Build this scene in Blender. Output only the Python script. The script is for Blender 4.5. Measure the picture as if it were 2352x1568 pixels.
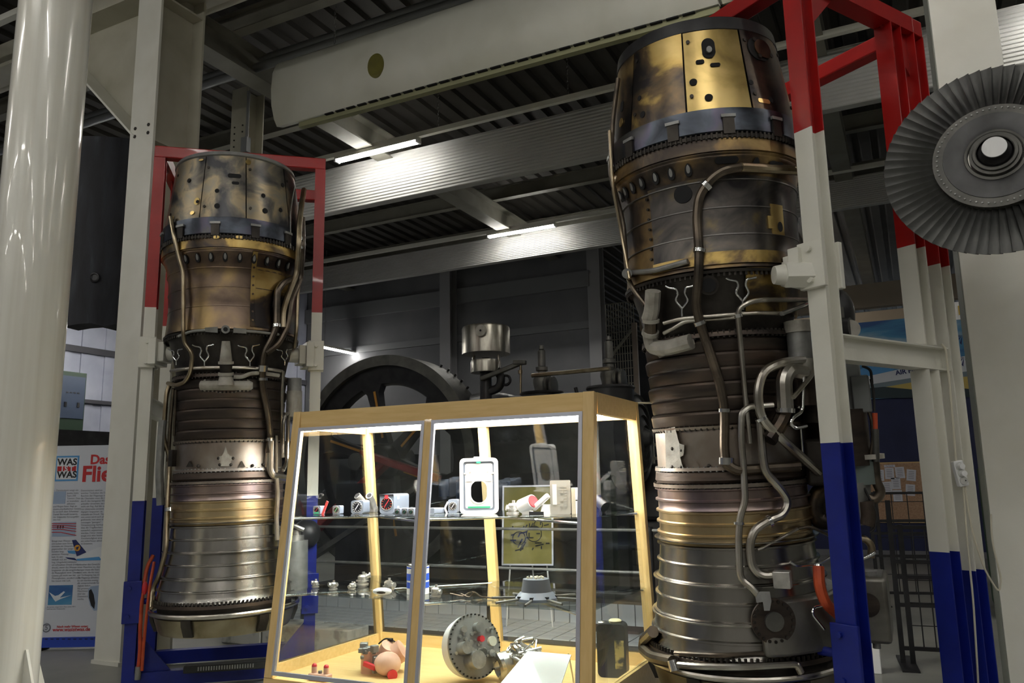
import bpy, math, random
from mathutils import Vector, Matrix
for o in list(bpy.data.objects): bpy.data.objects.remove(o, do_unlink=True)
SC = bpy.context.scene; COL = SC.collection
PI = math.pi; rnd = random.Random(7)
# ------------------------------------------------------------------ camera (building axes: x along the hall, y into depth, z up)
F, PITCH, ROLL, YAW, EYE = 1818.26, .17364, -.01867, .4614, 1.45
def _rot(v): c, s = math.cos(YAW), math.sin(YAW); return Vector((c*v[0]-s*v[1], s*v[0]+c*v[1], v[2]))
_f = Vector((0, math.cos(PITCH), math.sin(PITCH))); _u = Vector((0, -math.sin(PITCH), math.cos(PITCH))); _r = Vector((1, 0, 0))
CR = _rot(_r*math.cos(ROLL)+_u*math.sin(ROLL)); CU = _rot(_u*math.cos(ROLL)-_r*math.sin(ROLL)); CF = _rot(_f)
CAM = Vector((0, 0, EYE))
cd = bpy.data.cameras.new('camera'); cam = bpy.data.objects.new('camera', cd); COL.objects.link(cam)
m = Matrix.Identity(4)
for i in range(3): m[i][0], m[i][1], m[i][2], m[i][3] = CR[i], CU[i], -CF[i], CAM[i]
cam.matrix_world = m; cd.sensor_width = 36; cd.lens = F/2352*36; cd.clip_start = .05; cd.clip_end = 200
SC.camera = cam
# ------------------------------------------------------------------ world, exposure
w = bpy.data.worlds.new('world'); SC.world = w; w.use_nodes = True
w.node_tree.nodes['Background'].inputs[0].default_value = (.75, .85, 1, 1); w.node_tree.nodes['Background'].inputs[1].default_value = .02
SC.view_settings.view_transform = 'Standard'; SC.view_settings.look = 'None'; SC.view_settings.gamma = 1
SC.view_settings.use_curve_mapping = False; SC.view_settings.exposure = 0.0
LAMP = 57.0
# ------------------------------------------------------------------ measuring helpers
def ray(x, y): return CF+CR*((x-1176)/F)-CU*((y-784)/F)
def uz(x, y, z): d = ray(x, y); return CAM+d*((z-EYE)/d.z)
def uv(x, y, v): d = ray(x, y); return CAM+d*(v/d.y)
def uu(x, y, u): d = ray(x, y); return CAM+d*(u/d.x)
def ud(x, y, D): return CAM+ray(x, y)*D
def up(x, y, P, n): d = ray(x, y); return CAM+d*((P-CAM).dot(n)/d.dot(n))
def dep(P): return (Vector(P)-CAM).dot(CF)
def W2(x, y, z=0): v = _rot((x, y, 0)); return Vector((v.x, v.y, z))
# ------------------------------------------------------------------ mesh helpers
def lerp(a, b, t): return a+(b-a)*t
class MB:
    def __init__(s): s.v = []; s.f = []
    def add(s, vs, fs):
        o = len(s.v); s.v += [tuple(p) for p in vs]; s.f += [tuple(i+o for i in q) for q in fs]; return s
    def bx(s, x0, y0, z0, x1, y1, z1, M=None):
        vs = [Vector((x, y, z)) for z in (z0, z1) for y in (y0, y1) for x in (x0, x1)]
        if M: vs = [M @ p for p in vs]
        return s.add(vs, [(0, 2, 3, 1), (4, 5, 7, 6), (0, 1, 5, 4), (2, 6, 7, 3), (0, 4, 6, 2), (1, 3, 7, 5)])
    def cb(s, c, d, M=None):
        return s.bx(c[0]-d[0]/2, c[1]-d[1]/2, c[2]-d[2]/2, c[0]+d[0]/2, c[1]+d[1]/2, c[2]+d[2]/2, M)
    def beam(s, p, q, a, b, side=(1, 0, 0)):
        p, q = Vector(p), Vector(q); d = (q-p).normalized(); sd = Vector(side); sd = (sd-d*sd.dot(d)).normalized(); n = d.cross(sd)
        vs = [P+sd*(i*a/2)+n*(j*b/2) for P in (p, q) for i, j in ((-1, -1), (1, -1), (1, 1), (-1, 1))]
        return s.add(vs, [(3, 2, 1, 0), (4, 5, 6, 7), (0, 1, 5, 4), (1, 2, 6, 5), (2, 3, 7, 6), (3, 0, 4, 7)])
    def cyl(s, p, q, r, r2=None, n=16, cap=True):
        p, q = Vector(p), Vector(q); r2 = r if r2 is None else r2; d = (q-p).normalized(); a = d.orthogonal().normalized(); b = d.cross(a)
        vs = [P+(a*math.cos(2*PI*i/n)+b*math.sin(2*PI*i/n))*R for P, R in ((p, r), (q, r2)) for i in range(n)]
        fs = [(i, (i+1) % n, n+(i+1) % n, n+i) for i in range(n)]
        if cap: fs += [tuple(range(n-1, -1, -1)), tuple(range(n, 2*n))]
        return s.add(vs, fs)
    def lathe(s, prof, n=48, P=(0, 0, 0), M=None, closed=False):
        k = len(prof); vs = []
        for r, z in prof:
            for i in range(n):
                q = Vector((r*math.cos(2*PI*i/n), r*math.sin(2*PI*i/n), z)); vs.append((M @ q if M else q)+Vector(P))
        fs = [(j*n+i, j*n+(i+1) % n, (j+1)*n+(i+1) % n, (j+1)*n+i) for j in range(k-1) for i in range(n)]
        if closed: fs += [((k-1)*n+i, (k-1)*n+(i+1) % n, (i+1) % n, i) for i in range(n)]
        return s.add(vs, fs)
    def tube(s, pts, r, n=10, fillet=.0, closed=False, r_end=None):
        pts = [Vector(p) for p in pts]
        if fillet and len(pts) > 2:
            o = [pts[0]]
            for a, b, c in zip(pts, pts[1:], pts[2:]):
                l1, l2 = (a-b).length, (c-b).length; t = min(fillet, l1*.45, l2*.45)
                p0 = b+(a-b).normalized()*t; p2 = b+(c-b).normalized()*t
                for k in range(5): q = k/4; o.append(p0*(1-q)**2+b*2*q*(1-q)+p2*q*q)
            o.append(pts[-1]); pts = o
        N = len(pts); vs = []; d0 = None
        for i, p in enumerate(pts):
            if closed: d = (pts[(i+1) % N]-pts[i-1]).normalized()
            else: d = (pts[min(i+1, N-1)]-pts[max(i-1, 0)]).normalized()
            if d0 is None: a = d.orthogonal().normalized()
            else: a = (a-d*a.dot(d)).normalized()
            d0 = d; b = d.cross(a); R = r if r_end is None else lerp(r, r_end, i/(N-1))
            vs += [p+(a*math.cos(2*PI*k/n)+b*math.sin(2*PI*k/n))*R for k in range(n)]
        fs = [(j*n+i, j*n+(i+1) % n, (j+1)*n+(i+1) % n, (j+1)*n+i) for j in range(N-1) for i in range(n)]
        if closed: fs += [((N-1)*n+i, (N-1)*n+(i+1) % n, (i+1) % n, i) for i in range(n)]
        else: fs += [tuple(range(n-1, -1, -1)), tuple((N-1)*n+i for i in range(n))]
        return s.add(vs, fs)
    def prism(s, poly, O, X, Y, N, t):
        O, X, Y, N = Vector(O), Vector(X), Vector(Y), Vector(N); k = len(poly)
        vs = [O+X*a+Y*b+N*q for q in (0, t) for a, b in poly]
        return s.add(vs, [tuple(range(k-1, -1, -1)), tuple(range(k, 2*k))]+[(i, (i+1) % k, k+(i+1) % k, k+i) for i in range(k)])
    def sph(s, c, r, n=16, m=10, sc=(1, 1, 1), M=None):
        vs = []; c = Vector(c)
        for j in range(m+1):
            t = PI*j/m
            for i in range(n):
                p = Vector((r*math.sin(t)*math.cos(2*PI*i/n)*sc[0], r*math.sin(t)*math.sin(2*PI*i/n)*sc[1], r*math.cos(t)*sc[2]))
                vs.append(c+(M @ p if M else p))
        return s.add(vs, [(j*n+i, (j+1)*n+i, (j+1)*n+(i+1) % n, j*n+(i+1) % n) for j in range(m) for i in range(n)])
    def build(s, name, mat, parent=None, smooth=True, bevel=0, angle=35, kind=None, label=None):
        me = bpy.data.meshes.new(name); me.from_pydata(s.v, [], s.f); me.update()
        if smooth:
            me.polygons.foreach_set('use_smooth', [True]*len(me.polygons)); me.set_sharp_from_angle(angle=math.radians(angle))
        me.materials.append(mat); o = bpy.data.objects.new(name, me); COL.objects.link(o)
        if parent: o.parent = parent
        if bevel:
            b = o.modifiers.new('bevel', 'BEVEL'); b.width = bevel; b.segments = 2; b.limit_method = 'ANGLE'
        if kind: o['kind'] = kind
        if label: o['label'] = label
        return o
def thing(name, label, cat, loc=(0, 0, 0), rz=0, group=None, parent=None):
    o = bpy.data.objects.new(name, None); COL.objects.link(o); o.location = loc; o.rotation_euler = (0, 0, rz); o.empty_display_size = .1
    o['label'] = label; o['category'] = cat
    if group: o['group'] = group
    return o
def tag(o, label, cat, group=None):
    o['label'] = label; o['category'] = cat
    if group: o['group'] = group
    return o
def dup(o, parent, loc=None, rot=None):
    c = o.copy(); COL.objects.link(c); c.parent = parent
    if loc is not None: c.location = loc
    if rot is not None: c.rotation_euler = rot
    return c
# ------------------------------------------------------------------ materials
def mat(name, col, rough=.5, metal=0., ramp=None, scale=4., stretch=(1, 1, 1), bump=0., bscale=60., emit=0., detail=5, spec=.5, coat=0., rvar=0., distort=.3, wave=None):
    m = bpy.data.materials.new(name); m.use_nodes = True; nt = m.node_tree; b = nt.nodes['Principled BSDF']; L = nt.links
    b.inputs['Base Color'].default_value = (*col, 1); b.inputs['Roughness'].default_value = rough; b.inputs['Metallic'].default_value = metal
    b.inputs['Specular IOR Level'].default_value = spec; b.inputs['Coat Weight'].default_value = coat
    if emit: b.inputs['Emission Color'].default_value = (*col, 1); b.inputs['Emission Strength'].default_value = emit
    if ramp or bump:
        tc = nt.nodes.new('ShaderNodeTexCoord'); mp = nt.nodes.new('ShaderNodeMapping'); mp.inputs['Scale'].default_value = stretch; L.new(tc.outputs['Object'], mp.inputs[0])
    if ramp:
        n = nt.nodes.new('ShaderNodeTexNoise'); n.inputs['Scale'].default_value = scale; n.inputs['Detail'].default_value = detail; n.inputs['Distortion'].default_value = distort
        L.new(mp.outputs[0], n.inputs['Vector']); r = nt.nodes.new('ShaderNodeValToRGB'); e = r.color_ramp.elements
        while len(e) < len(ramp): e.new(.5)
        for q, (p, c) in zip(e, ramp): q.position = p; q.color = (*c, 1)
        L.new(n.outputs['Fac'], r.inputs[0]); L.new(r.outputs[0], b.inputs['Base Color'])
        if rvar:
            mr = nt.nodes.new('ShaderNodeMapRange'); mr.inputs['To Min'].default_value = rough-rvar; mr.inputs['To Max'].default_value = rough+rvar
            L.new(n.outputs['Fac'], mr.inputs[0]); L.new(mr.outputs[0], b.inputs['Roughness'])
    if bump:
        n2 = nt.nodes.new('ShaderNodeTexNoise'); n2.inputs['Scale'].default_value = bscale; n2.inputs['Detail'].default_value = 3
        bp = nt.nodes.new('ShaderNodeBump'); bp.inputs['Strength'].default_value = bump; bp.inputs['Distance'].default_value = .01
        L.new(mp.outputs[0], n2.inputs['Vector']); L.new(n2.outputs['Fac'], bp.inputs['Height']); L.new(bp.outputs[0], b.inputs['Normal'])
    return m
def glass(name, tint=(.965, .978, .974), refl=1.0):
    m = bpy.data.materials.new(name); m.use_nodes = True; nt = m.node_tree; nt.nodes.clear(); L = nt.links
    o = nt.nodes.new('ShaderNodeOutputMaterial'); t = nt.nodes.new('ShaderNodeBsdfTransparent'); t.inputs[0].default_value = (*tint, 1)
    g = nt.nodes.new('ShaderNodeBsdfGlossy'); g.inputs['Roughness'].default_value = .01; ge = nt.nodes.new('ShaderNodeNewGeometry'); dt = nt.nodes.new('ShaderNodeVectorMath'); dt.operation = 'DOT_PRODUCT'; L.new(ge.outputs['Normal'], dt.inputs[0]); L.new(ge.outputs['Incoming'], dt.inputs[1])
    def mth(op, a, b_=None, c_=None):
        n = nt.nodes.new('ShaderNodeMath'); n.operation = op
        for i, q in enumerate((a, b_, c_)):
            if q is None: continue
            if isinstance(q, (int, float)): n.inputs[i].default_value = q
            else: L.new(q, n.inputs[i])
        return n.outputs[0]
    fr = mth('MULTIPLY_ADD', mth('POWER', mth('SUBTRACT', 1.0, mth('ABSOLUTE', dt.outputs['Value'])), 5.0), .96, .04)   # Schlick, same from both sides of a pane
    mx = nt.nodes.new('ShaderNodeMixShader'); L.new(fr, mx.inputs[0]); L.new(t.outputs[0], mx.inputs[1]); L.new(g.outputs[0], mx.inputs[2]); L.new(mx.outputs[0], o.inputs[0])
    return m
c3 = lambda *a: tuple(a)
white = mat('white_paint', (.8, .79, .71), .35, ramp=[(.3, (.75, .735, .65)), (.7, (.83, .82, .745))], scale=3, bump=.05)
colpaint = mat('column_paint', (.78, .77, .7), .2, ramp=[(.3, (.70, .68, .6)), (.6, (.79, .78, .71))], scale=4, stretch=(5, 5, .15), coat=.4, bump=.02, bscale=9)
beige = mat('beam_paint', (.50, .48, .39), .5, ramp=[(.3, (.42, .4, .31)), (.7, (.54, .52, .43))], scale=2.5)
beamd = mat('roof_beam_paint', (.24, .23, .19), .55, ramp=[(.3, (.2, .19, .155)), (.7, (.27, .26, .215))], scale=2.5)
red = mat('red_paint', (.38, .007, .007), .34, ramp=[(.3, (.32, .006, .006)), (.7, (.42, .009, .008))], scale=4, coat=.1)
blue = mat('blue_paint', (.003, .012, .21), .42, ramp=[(.3, (.002, .009, .16)), (.7, (.004, .016, .25))], scale=4)
gold = mat('tarnished_gold', (.5, .35, .1), .36, 1, ramp=[(.36, (.05, .045, .045)), (.46, (.14, .10, .06)), (.53, (.46, .32, .11)), (.68, (.62, .46, .19))], scale=3.4, bump=.12, bscale=7, rvar=.1, distort=.5)
goldb = mat('bright_gold', (.7, .5, .17), .33, 1, ramp=[(.3, (.2, .14, .07)), (.41, (.5, .36, .13)), (.5, (.68, .5, .2)), (.7, (.76, .58, .25))], scale=2.6, bump=.15, bscale=6, rvar=.08, distort=.5)
bronze = mat('sooty_bronze', (.2, .15, .1), .4, 1, ramp=[(.36, (.03, .028, .03)), (.5, (.10, .078, .06)), (.6, (.25, .17, .085)), (.7, (.4, .28, .12))], scale=3.6, bump=.12, bscale=8, rvar=.1, distort=.5)
greyg = mat('grey_gold', (.3, .26, .2), .4, 1, ramp=[(.36, (.06, .06, .065)), (.46, (.17, .155, .13)), (.54, (.36, .29, .19)), (.64, (.27, .25, .21)), (.75, (.42, .33, .18))], scale=4, bump=.12, bscale=7, rvar=.1, distort=.5)
redbr = mat('red_bronze', (.22, .15, .11), .34, 1, ramp=[(.34, (.08, .06, .055)), (.5, (.2, .145, .105)), (.62, (.34, .24, .12)), (.74, (.5, .35, .13))], scale=3, bump=.08, bscale=6, rvar=.07, distort=.5)
titan = mat('heat_blued_metal', (.1, .1, .13), .34, 1, ramp=[(.34, (.035, .038, .045)), (.47, (.075, .085, .105)), (.55, (.10, .093, .13)), (.62, (.10, .10, .105)), (.74, (.16, .16, .16))], scale=4, bump=.06, bscale=9, rvar=.08, distort=.5)
soot = mat('soot_metal', (.05, .045, .04), .5, .8, ramp=[(.3, (.025, .022, .02)), (.7, (.085, .075, .065))], scale=6, bump=.2, bscale=25)
comp = mat('dark_casing', (.09, .075, .065), .45, .9, ramp=[(.3, (.05, .043, .04)), (.6, (.11, .085, .07)), (.8, (.16, .11, .085))], scale=4, stretch=(.6, .6, 3), bump=.1, bscale=20)
casing = mat('brown_steel', (.3, .25, .21), .42, 1, ramp=[(.3, (.2, .15, .12)), (.5, (.32, .27, .23)), (.75, (.46, .43, .39))], scale=3.5, bump=.1, bscale=20)
steel = mat('ribbed_steel', (.38, .365, .335), .24, 1, ramp=[(.3, (.26, .25, .225)), (.65, (.42, .4, .37))], scale=3, stretch=(2, 2, .5), bump=.02, bscale=14, rvar=.05)
steelg = mat('golden_steel', (.5, .4, .24), .32, 1, ramp=[(.3, (.36, .27, .16)), (.65, (.6, .48, .28))], scale=3, stretch=(2, 2, .5), bump=.05, bscale=16)
steelp = mat('violet_steel', (.3, .24, .24), .33, 1, ramp=[(.3, (.19, .15, .16)), (.65, (.36, .28, .25))], scale=3, stretch=(2, 2, .5), bump=.05, bscale=16)
pipe = mat('pipe_steel', (.55, .52, .46), .28, 1, ramp=[(.3, (.42, .38, .32)), (.7, (.62, .6, .55))], scale=9)
piped = mat('dark_pipe', (.13, .11, .09), .35, .9, ramp=[(.3, (.07, .06, .05)), (.7, (.2, .16, .12))], scale=8, bump=.05)
pipet = mat('tan_pipe', (.36, .29, .19), .34, 1, ramp=[(.3, (.27, .21, .13)), (.7, (.45, .38, .27))], scale=8)
greyd = mat('grey_casting', (.42, .4, .35), .6, .2, ramp=[(.3, (.3, .28, .24)), (.7, (.5, .48, .43))], scale=12, bump=.15, bscale=60)
grey = mat('grey_metal', (.3, .3, .29), .5, .6, ramp=[(.3, (.22, .22, .21)), (.7, (.38, .38, .37))], scale=9, bump=.1)
black = mat('black_iron', (.02, .02, .022), .4, .3, ramp=[(.3, (.012, .012, .014)), (.7, (.035, .034, .035))], scale=6, bump=.05)
iron = mat('grey_iron', (.12, .12, .11), .5, .7, ramp=[(.3, (.08, .08, .075)), (.7, (.17, .165, .15))], scale=5, bump=.15, bscale=30)
dark = mat('dark_void', (.006, .006, .007), .8)
orange = mat('orange_hose', (.55, .08, .02), .5, ramp=[(.3, (.4, .05, .015)), (.7, (.62, .1, .03))], scale=10)
wood = mat('beech_wood', (.62, .42, .16), .42, ramp=[(.3, (.71, .48, .19)), (.5, (.76, .53, .225)), (.72, (.80, .57, .26))], scale=4, stretch=(1.2, 12, 12), bump=.03, bscale=30, coat=.15)
woodv = mat('beech_wood_upright', (.62, .42, .16), .42, ramp=[(.3, (.71, .48, .19)), (.5, (.76, .53, .225)), (.72, (.80, .57, .26))], scale=4, stretch=(12, 12, 1.2), bump=.03, bscale=30, coat=.15)
alu = mat('aluminium_trim', (.55, .56, .64), .4, .5)
chrome = mat('chrome', (.75, .75, .75), .18, 1)
silver = mat('cast_silver', (.62, .6, .56), .38, .9, ramp=[(.3, (.45, .44, .42)), (.7, (.72, .7, .66))], scale=20, bump=.15, bscale=80)
plastic = mat('white_plastic', (.85, .85, .85), .35)
pale = mat('pale_grey_enamel', (.15, .175, .22), .4)
keybeige = mat('beige_panel', (.42, .41, .37), .5)
face = mat('dial_black', (.01, .01, .012), .25)
rubber = mat('black_rubber', (.02, .02, .02), .7)
pink = mat('pink_primer', (.72, .42, .3), .5, ramp=[(.3, (.6, .32, .22)), (.7, (.8, .52, .4))], scale=9)
redp = mat('red_plastic', (.6, .03, .04), .4)
greenp = mat('green_mark', (.03, .35, .18), .5)
olive = mat('olive_paint', (.15, .13, .012), .5, ramp=[(.3, (.11, .1, .01)), (.7, (.17, .15, .015))], scale=8)
flapm = mat('flap_skin', (.62, .62, .55), .45, ramp=[(.3, (.56, .56, .48)), (.65, (.66, .66, .59))], scale=1.5, bump=.04, bscale=10)
deckm = mat('roof_deck', (.06, .055, .045), .7, .0, ramp=[(.3, (.045, .041, .034)), (.7, (.075, .068, .056))], scale=1.2)
ribm = mat('ribbed_panel', (.5, .5, .48), .6, 0, ramp=[(.3, (.46, .46, .44)), (.7, (.53, .53, .51))], scale=1.5)
greypipe = mat('grey_pipe', (.3, .31, .32), .4, .3)
wallg = mat('grey_wall', (.16, .165, .175), .8, ramp=[(.3, (.14, .145, .155)), (.7, (.19, .19, .2))], scale=1.2, bump=.05)
wallw = mat('pale_cladding', (.36, .38, .46), .4, ramp=[(.3, (.31, .33, .41)), (.7, (.4, .42, .5))], scale=2)
wallb = mat('blue_wall', (.018, .024, .085), .7, ramp=[(.3, (.015, .02, .07)), (.7, (.023, .03, .1))], scale=2)
floorm = mat('concrete_floor', (.3, .3, .27), .38, ramp=[(.3, (.2, .2, .18)), (.55, (.32, .32, .285)), (.75, (.4, .395, .35))], scale=.9, bump=.05, bscale=20)
tilem = mat('white_tile', (.62, .65, .68), .22, ramp=[(.35, (.5, .53, .55)), (.65, (.66, .69, .72))], scale=3)
grout = mat('dark_grout', (.06, .06, .065), .8)
cork = mat('cork', (.5, .31, .19), .8, ramp=[(.35, (.42, .25, .15)), (.65, (.56, .36, .23))], scale=40)
paper = mat('paper', (.75, .75, .82), .7)
cream = mat('cream_cable', (.66, .62, .5), .5)
bannerm = mat('banner_print', (.62, .65, .72), .6)
inkk = mat('black_ink', (.01, .01, .012), .6); inkr = mat('red_ink', (.5, .02, .025), .6); inkb = mat('light_blue_ink', (.08, .3, .62), .6)
inkg = mat('grey_ink', (.2, .21, .25), .6); inkn = mat('navy_ink', (.01, .02, .12), .6); inkp = mat('pale_blue_ink', (.33, .42, .58), .6); inkw = mat('white_ink', (.7, .73, .78), .6); inko = mat('orange_ink', (.65, .3, .03), .6)
inky = mat('yellow_ink', (.6, .45, .12), .6); skyb = mat('sky_blue_ink', (.06, .22, .5), .6, ramp=[(.35, (.03, .1, .3)), (.5, (.07, .28, .5)), (.68, (.5, .6, .62))], scale=1.4, stretch=(.5, 1, 2))
lampm = mat('lamp_tube', (1, .975, .92), .5, emit=LAMP)
panelm = mat('case_light_panel', (1, .98, .94), .5, emit=27.0)
daym = mat('daylight_pane', (.8, .9, 1), .5, emit=1.6)
pane = glass('case_glass'); shelfg = glass('shelf_glass', (.93, .965, .955))
# ================================================================== SETTING
def struct(o): o['kind'] = 'structure'; return o
struct(MB().bx(-24, -14, -.2, 14, 34, 0).build('floor', floorm, smooth=False))
CZ = 7.1; b = MB(); x = -24.0; vs = []; P_ = .30
while x < 14:
    vs += [(x, CZ), (x+.15, CZ), (x+.18, CZ+.055), (x+.27, CZ+.055)]; x += P_
n = len(vs); b.add([(a, y, z) for y in (-14, 34) for a, z in vs]+[(a, y, CZ+.25) for y in (-14, 34) for a in (vs[0][0], vs[-1][0])],
      [(i, n+i, n+i+1, i+1) for i in range(n-1)]+[(2*n, 2*n+1, 2*n+3, 2*n+2)])
struct(b.build('ceiling', deckm, smooth=False))
struct(MB().bx(-24, 34, 0, 14, 34.2, 7.3).build('wall_far', wallg, smooth=False))
struct(MB().bx(-24, -14.2, 0, 14, -14, 7.3).build('wall_behind', mat('rear_wall_paint', (.4, .39, .36), .8), smooth=False))
struct(MB().bx(14, -14, 0, 14.2, 34, 7.3).build('wall_right', mat('right_wall_paint', (.36, .36, .34), .8), smooth=False))
b = MB().bx(-14.25, -14, 0, -14.05, 34, 7.3)
for i in range(96): b.bx(-14.05, -13.8+i*.5, 0, -14.02, -13.5+i*.5, 7.0)
struct(b.build('wall_left', wallw, smooth=False))
b = MB().bx(-14, 16, 0, -6.0, 16.2, 7.05)
struct(b.build('wall_back', wallg, smooth=False))
struct(MB().bx(-14, 15.94, 4.70, -6.0, 16.0, 4.86).bx(-14, 15.9, 5.62, -6, 16, 5.98).build('trim_1', mat('wall_rail_paint', (.2, .205, .215), .7), smooth=False))
struct(MB().bx(-3.6, 16, 0, 3.4, 16.15, 2.80).build('wall_blue', wallb, smooth=False))
struct(MB().bx(-3.6, 15.97, 0, 3.4, 16, .1).build('baseboard_blue', mat('baseboard_grey', (.2, .2, .22), .6), smooth=False))
struct(MB().bx(-14.02, 8, 4.0, -13.96, 34, 4.12).bx(-14.02, 8, 3.05, -13.96, 34, 3.12).build('trim_2', mat('dark_wall_rail', (.05, .05, .06), .6), smooth=False))
# daylight strip windows high in the far wall
wn = struct(MB().bx(-6, 33.9, 4.6, 6, 33.98, 4.7).bx(-6, 33.9, 6.1, 6, 33.98, 6.2).build('window_1', black, smooth=False))
for i in range(8):
    MB().bx(-5.9+i*1.5, 33.93, 4.72, -4.6+i*1.5, 33.97, 6.08).build('pane', daym, wn, smooth=False)
# purlins and girders
def ibeam(b, p0, p1, h, wd, t=.012, side=None):
    p0, p1 = Vector(p0), Vector(p1); d = (p1-p0).normalized(); s = Vector((0, 0, 1)).cross(d).normalized()
    for sg in (-1, 1): b.beam(p0+Vector((0, 0, sg*(h/2-t/2))), p1+Vector((0, 0, sg*(h/2-t/2))), wd, t, s)
    b.beam(p0, p1, t, h-2*t, s); return b
for i, (v, nm) in enumerate(((4.3, 'nearest the round column'), (6.3, 'above the wing flap'), (8.6, 'just in front of the first ribbed panel'), (10.7, 'between the two ribbed panels'), (12.85, 'above the second fluorescent lamp'), (15, 'nearest the grey wall'))):
    tag(ibeam(MB(), (-14, v, 6.86), (12, v, 6.86), .26, .14).build('roof_purlin', beamd, smooth=False), 'long beige steel roof purlin %s' % nm, 'beam', 'roof purlins')
for u, v0, v1, nm in ((-6.85, -8, 16, 'running over the left engine'), (-.6, -8, 33, 'running past the right engine'), (-12.6, 2, 16, 'at the far left'), (5.4, 2, 33, 'at the far right')):
    g = thing('roof_girder', 'deep beige steel roof girder %s' % nm, 'girder', (u, 0, 0), 0, 'roof girders')
    for nm2, z0, z1, wd in (('bottom_flange', 6.36, 6.38, .28), ('web', 6.38, 6.71, .014), ('top_flange', 6.71, 6.728, .28)):
        MB().bx(-wd/2, v0, z0, wd/2, v1, z1).build(nm2, beamd, g, smooth=False)
for v, nm in ((19.5, 'first'), (23, 'second'), (26.5, 'third'), (30, 'fourth')):
    tag(MB().bx(-6, v, 5.2, 9, v+.25, 5.75).build('hall_beam', mat('cream_beam', (.62, .5, .36), .6), smooth=False), 'cream cross beam of the far hall, %s behind the mural' % nm, 'beam', 'far hall beams')
for u, v, nm in ((-5.9, 16.08, 'closing the grey wall beside the net'), (-9.5, 15.75, 'against the grey wall behind the flywheel')):
    b = MB(); 
    for s in (-1, 1): b.bx(u-.14, v+s*.15-.01, 0, u+.14, v+s*.15+.01, 7.0)
    b.bx(u-.01, v-.14, 0, u+.01, v+.14, 7)
    tag(b.build('steel_column', mat('grey_column_paint', (.3, .3, .31), .6), smooth=False), 'grey steel column %s' % nm, 'column', 'steel columns')
# ribbed long panels under the ceiling
def ribpanel(v, u0, u1, z0, z1, label):
    n = 15; h = (z1-z0)/n; pr = []
    for i in range(n):
        z = z0+i*h; pr += [(0, z), (-.012, z+h*.22), (-.012, z+h*.5), (0, z+h*.72)]
    pr.append((0, z1)); k = len(pr)
    b = MB().add([(u, v+a, z) for u in (u0, u1) for a, z in pr]+[(u, v+.12, z) for u in (u0, u1) for z in (z0, z1)],
        [(i, k+i, k+i+1, i+1) for i in range(k-1)]+[(2*k, 2*k+1, 2*k+3, 2*k+2), (k-1, 2*k-1, 2*k+3, 2*k+1), (0, 2*k, 2*k+2, k)])
    tag(b.build('ribbed_ceiling_panel', ribm, smooth=False), label, 'panel', 'ribbed ceiling panels')
ribpanel(9.5, -13.5, 11, 5.69, 6.43, 'long white ribbed panel under the nearer fluorescent lamp')
ribpanel(14.0, -13.5, 9, 5.88, 6.41, 'long white ribbed panel under the farther fluorescent lamp')
# lamp rows: rail + fixtures
def rail(v, z, u0, u1, label):
    tag(MB().bx(u0, v-.035, z, u1, v+.035, z+.07).build('lamp_rail', white, smooth=False), label, 'rail', 'lamp rails')
def lamp(u, v, z, label, L=1.5, ax=0, grp='fluorescent lamps', hang=0):
    t = thing('fluorescent_lamp', label, 'lamp', (u, v, z), ax, grp)
    MB().bx(0, -.05, -.005, L, .05, .045).build('housing', white, t, smooth=False)
    for s in (-.032, .032): MB().cyl((.03, s, -.022), (L-.03, s, -.022), .018, n=10).build('tube', lampm, t)
    if hang:
        for x0 in (.2, L-.2): MB().cyl((x0, 0, .045), (x0, 0, CZ-z), .006, n=6).build('hanger', grey, t)
    for x0 in (0, L-.03): MB().bx(x0, -.055, -.045, x0+.03, .055, 0).build('end_cap', plastic, t, smooth=False)
rail(9.03, 6.34, -13, 10, 'thin white lamp rail of the nearer visible row'); rail(13.53, 6.34, -13, 8, 'thin white lamp rail of the farther visible row')
lamp(-7.42, 9.03, 6.3, 'lit fluorescent lamp above the left end of the nearer ribbed panel')
lamp(-7.23, 13.53, 6.3, 'lit fluorescent lamp above the farther ribbed panel')
lamp(1.5, 9.03, 6.3, 'lit fluorescent lamp at the top right corner')
lamp(6.5, 9.03, 6.3, 'lit fluorescent lamp beyond the right edge, same row as the corner one')
for v in (4.5, 0, -4.5, -9):
    rail(v, 6.34, -13, 10, 'white lamp rail above and behind the viewer')
    for u in ((-1.2, 3.0, 5.9) if v == 4.5 else (-11.5, -8.6, -5.7, -2.8, .1, 3.0, 5.9)):
        lamp(u, v, 6.3, 'fluorescent lamp in the rows above and behind the viewer', grp='lamps behind the viewer')
for v, z, nm in ((7.6, 4.55, 'upper lamp over the gallery at far left'), (14.6, 4.7, 'lamp over the gallery beside the flywheel'), (8.6, 4.15, 'lower lamp over the gallery at far left')):
    lamp(-11.6 if z < 4.3 else -12.4, v, z, 'lit fluorescent %s' % nm, 2.2, PI/2, 'gallery lamps', 1)
for v in (20, 27):
    for u in (-3, 4): lamp(u, v, 6.3, 'fluorescent lamp under the roof of the far hall', 1.5, 0, 'far hall lamps', 1)
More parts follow.
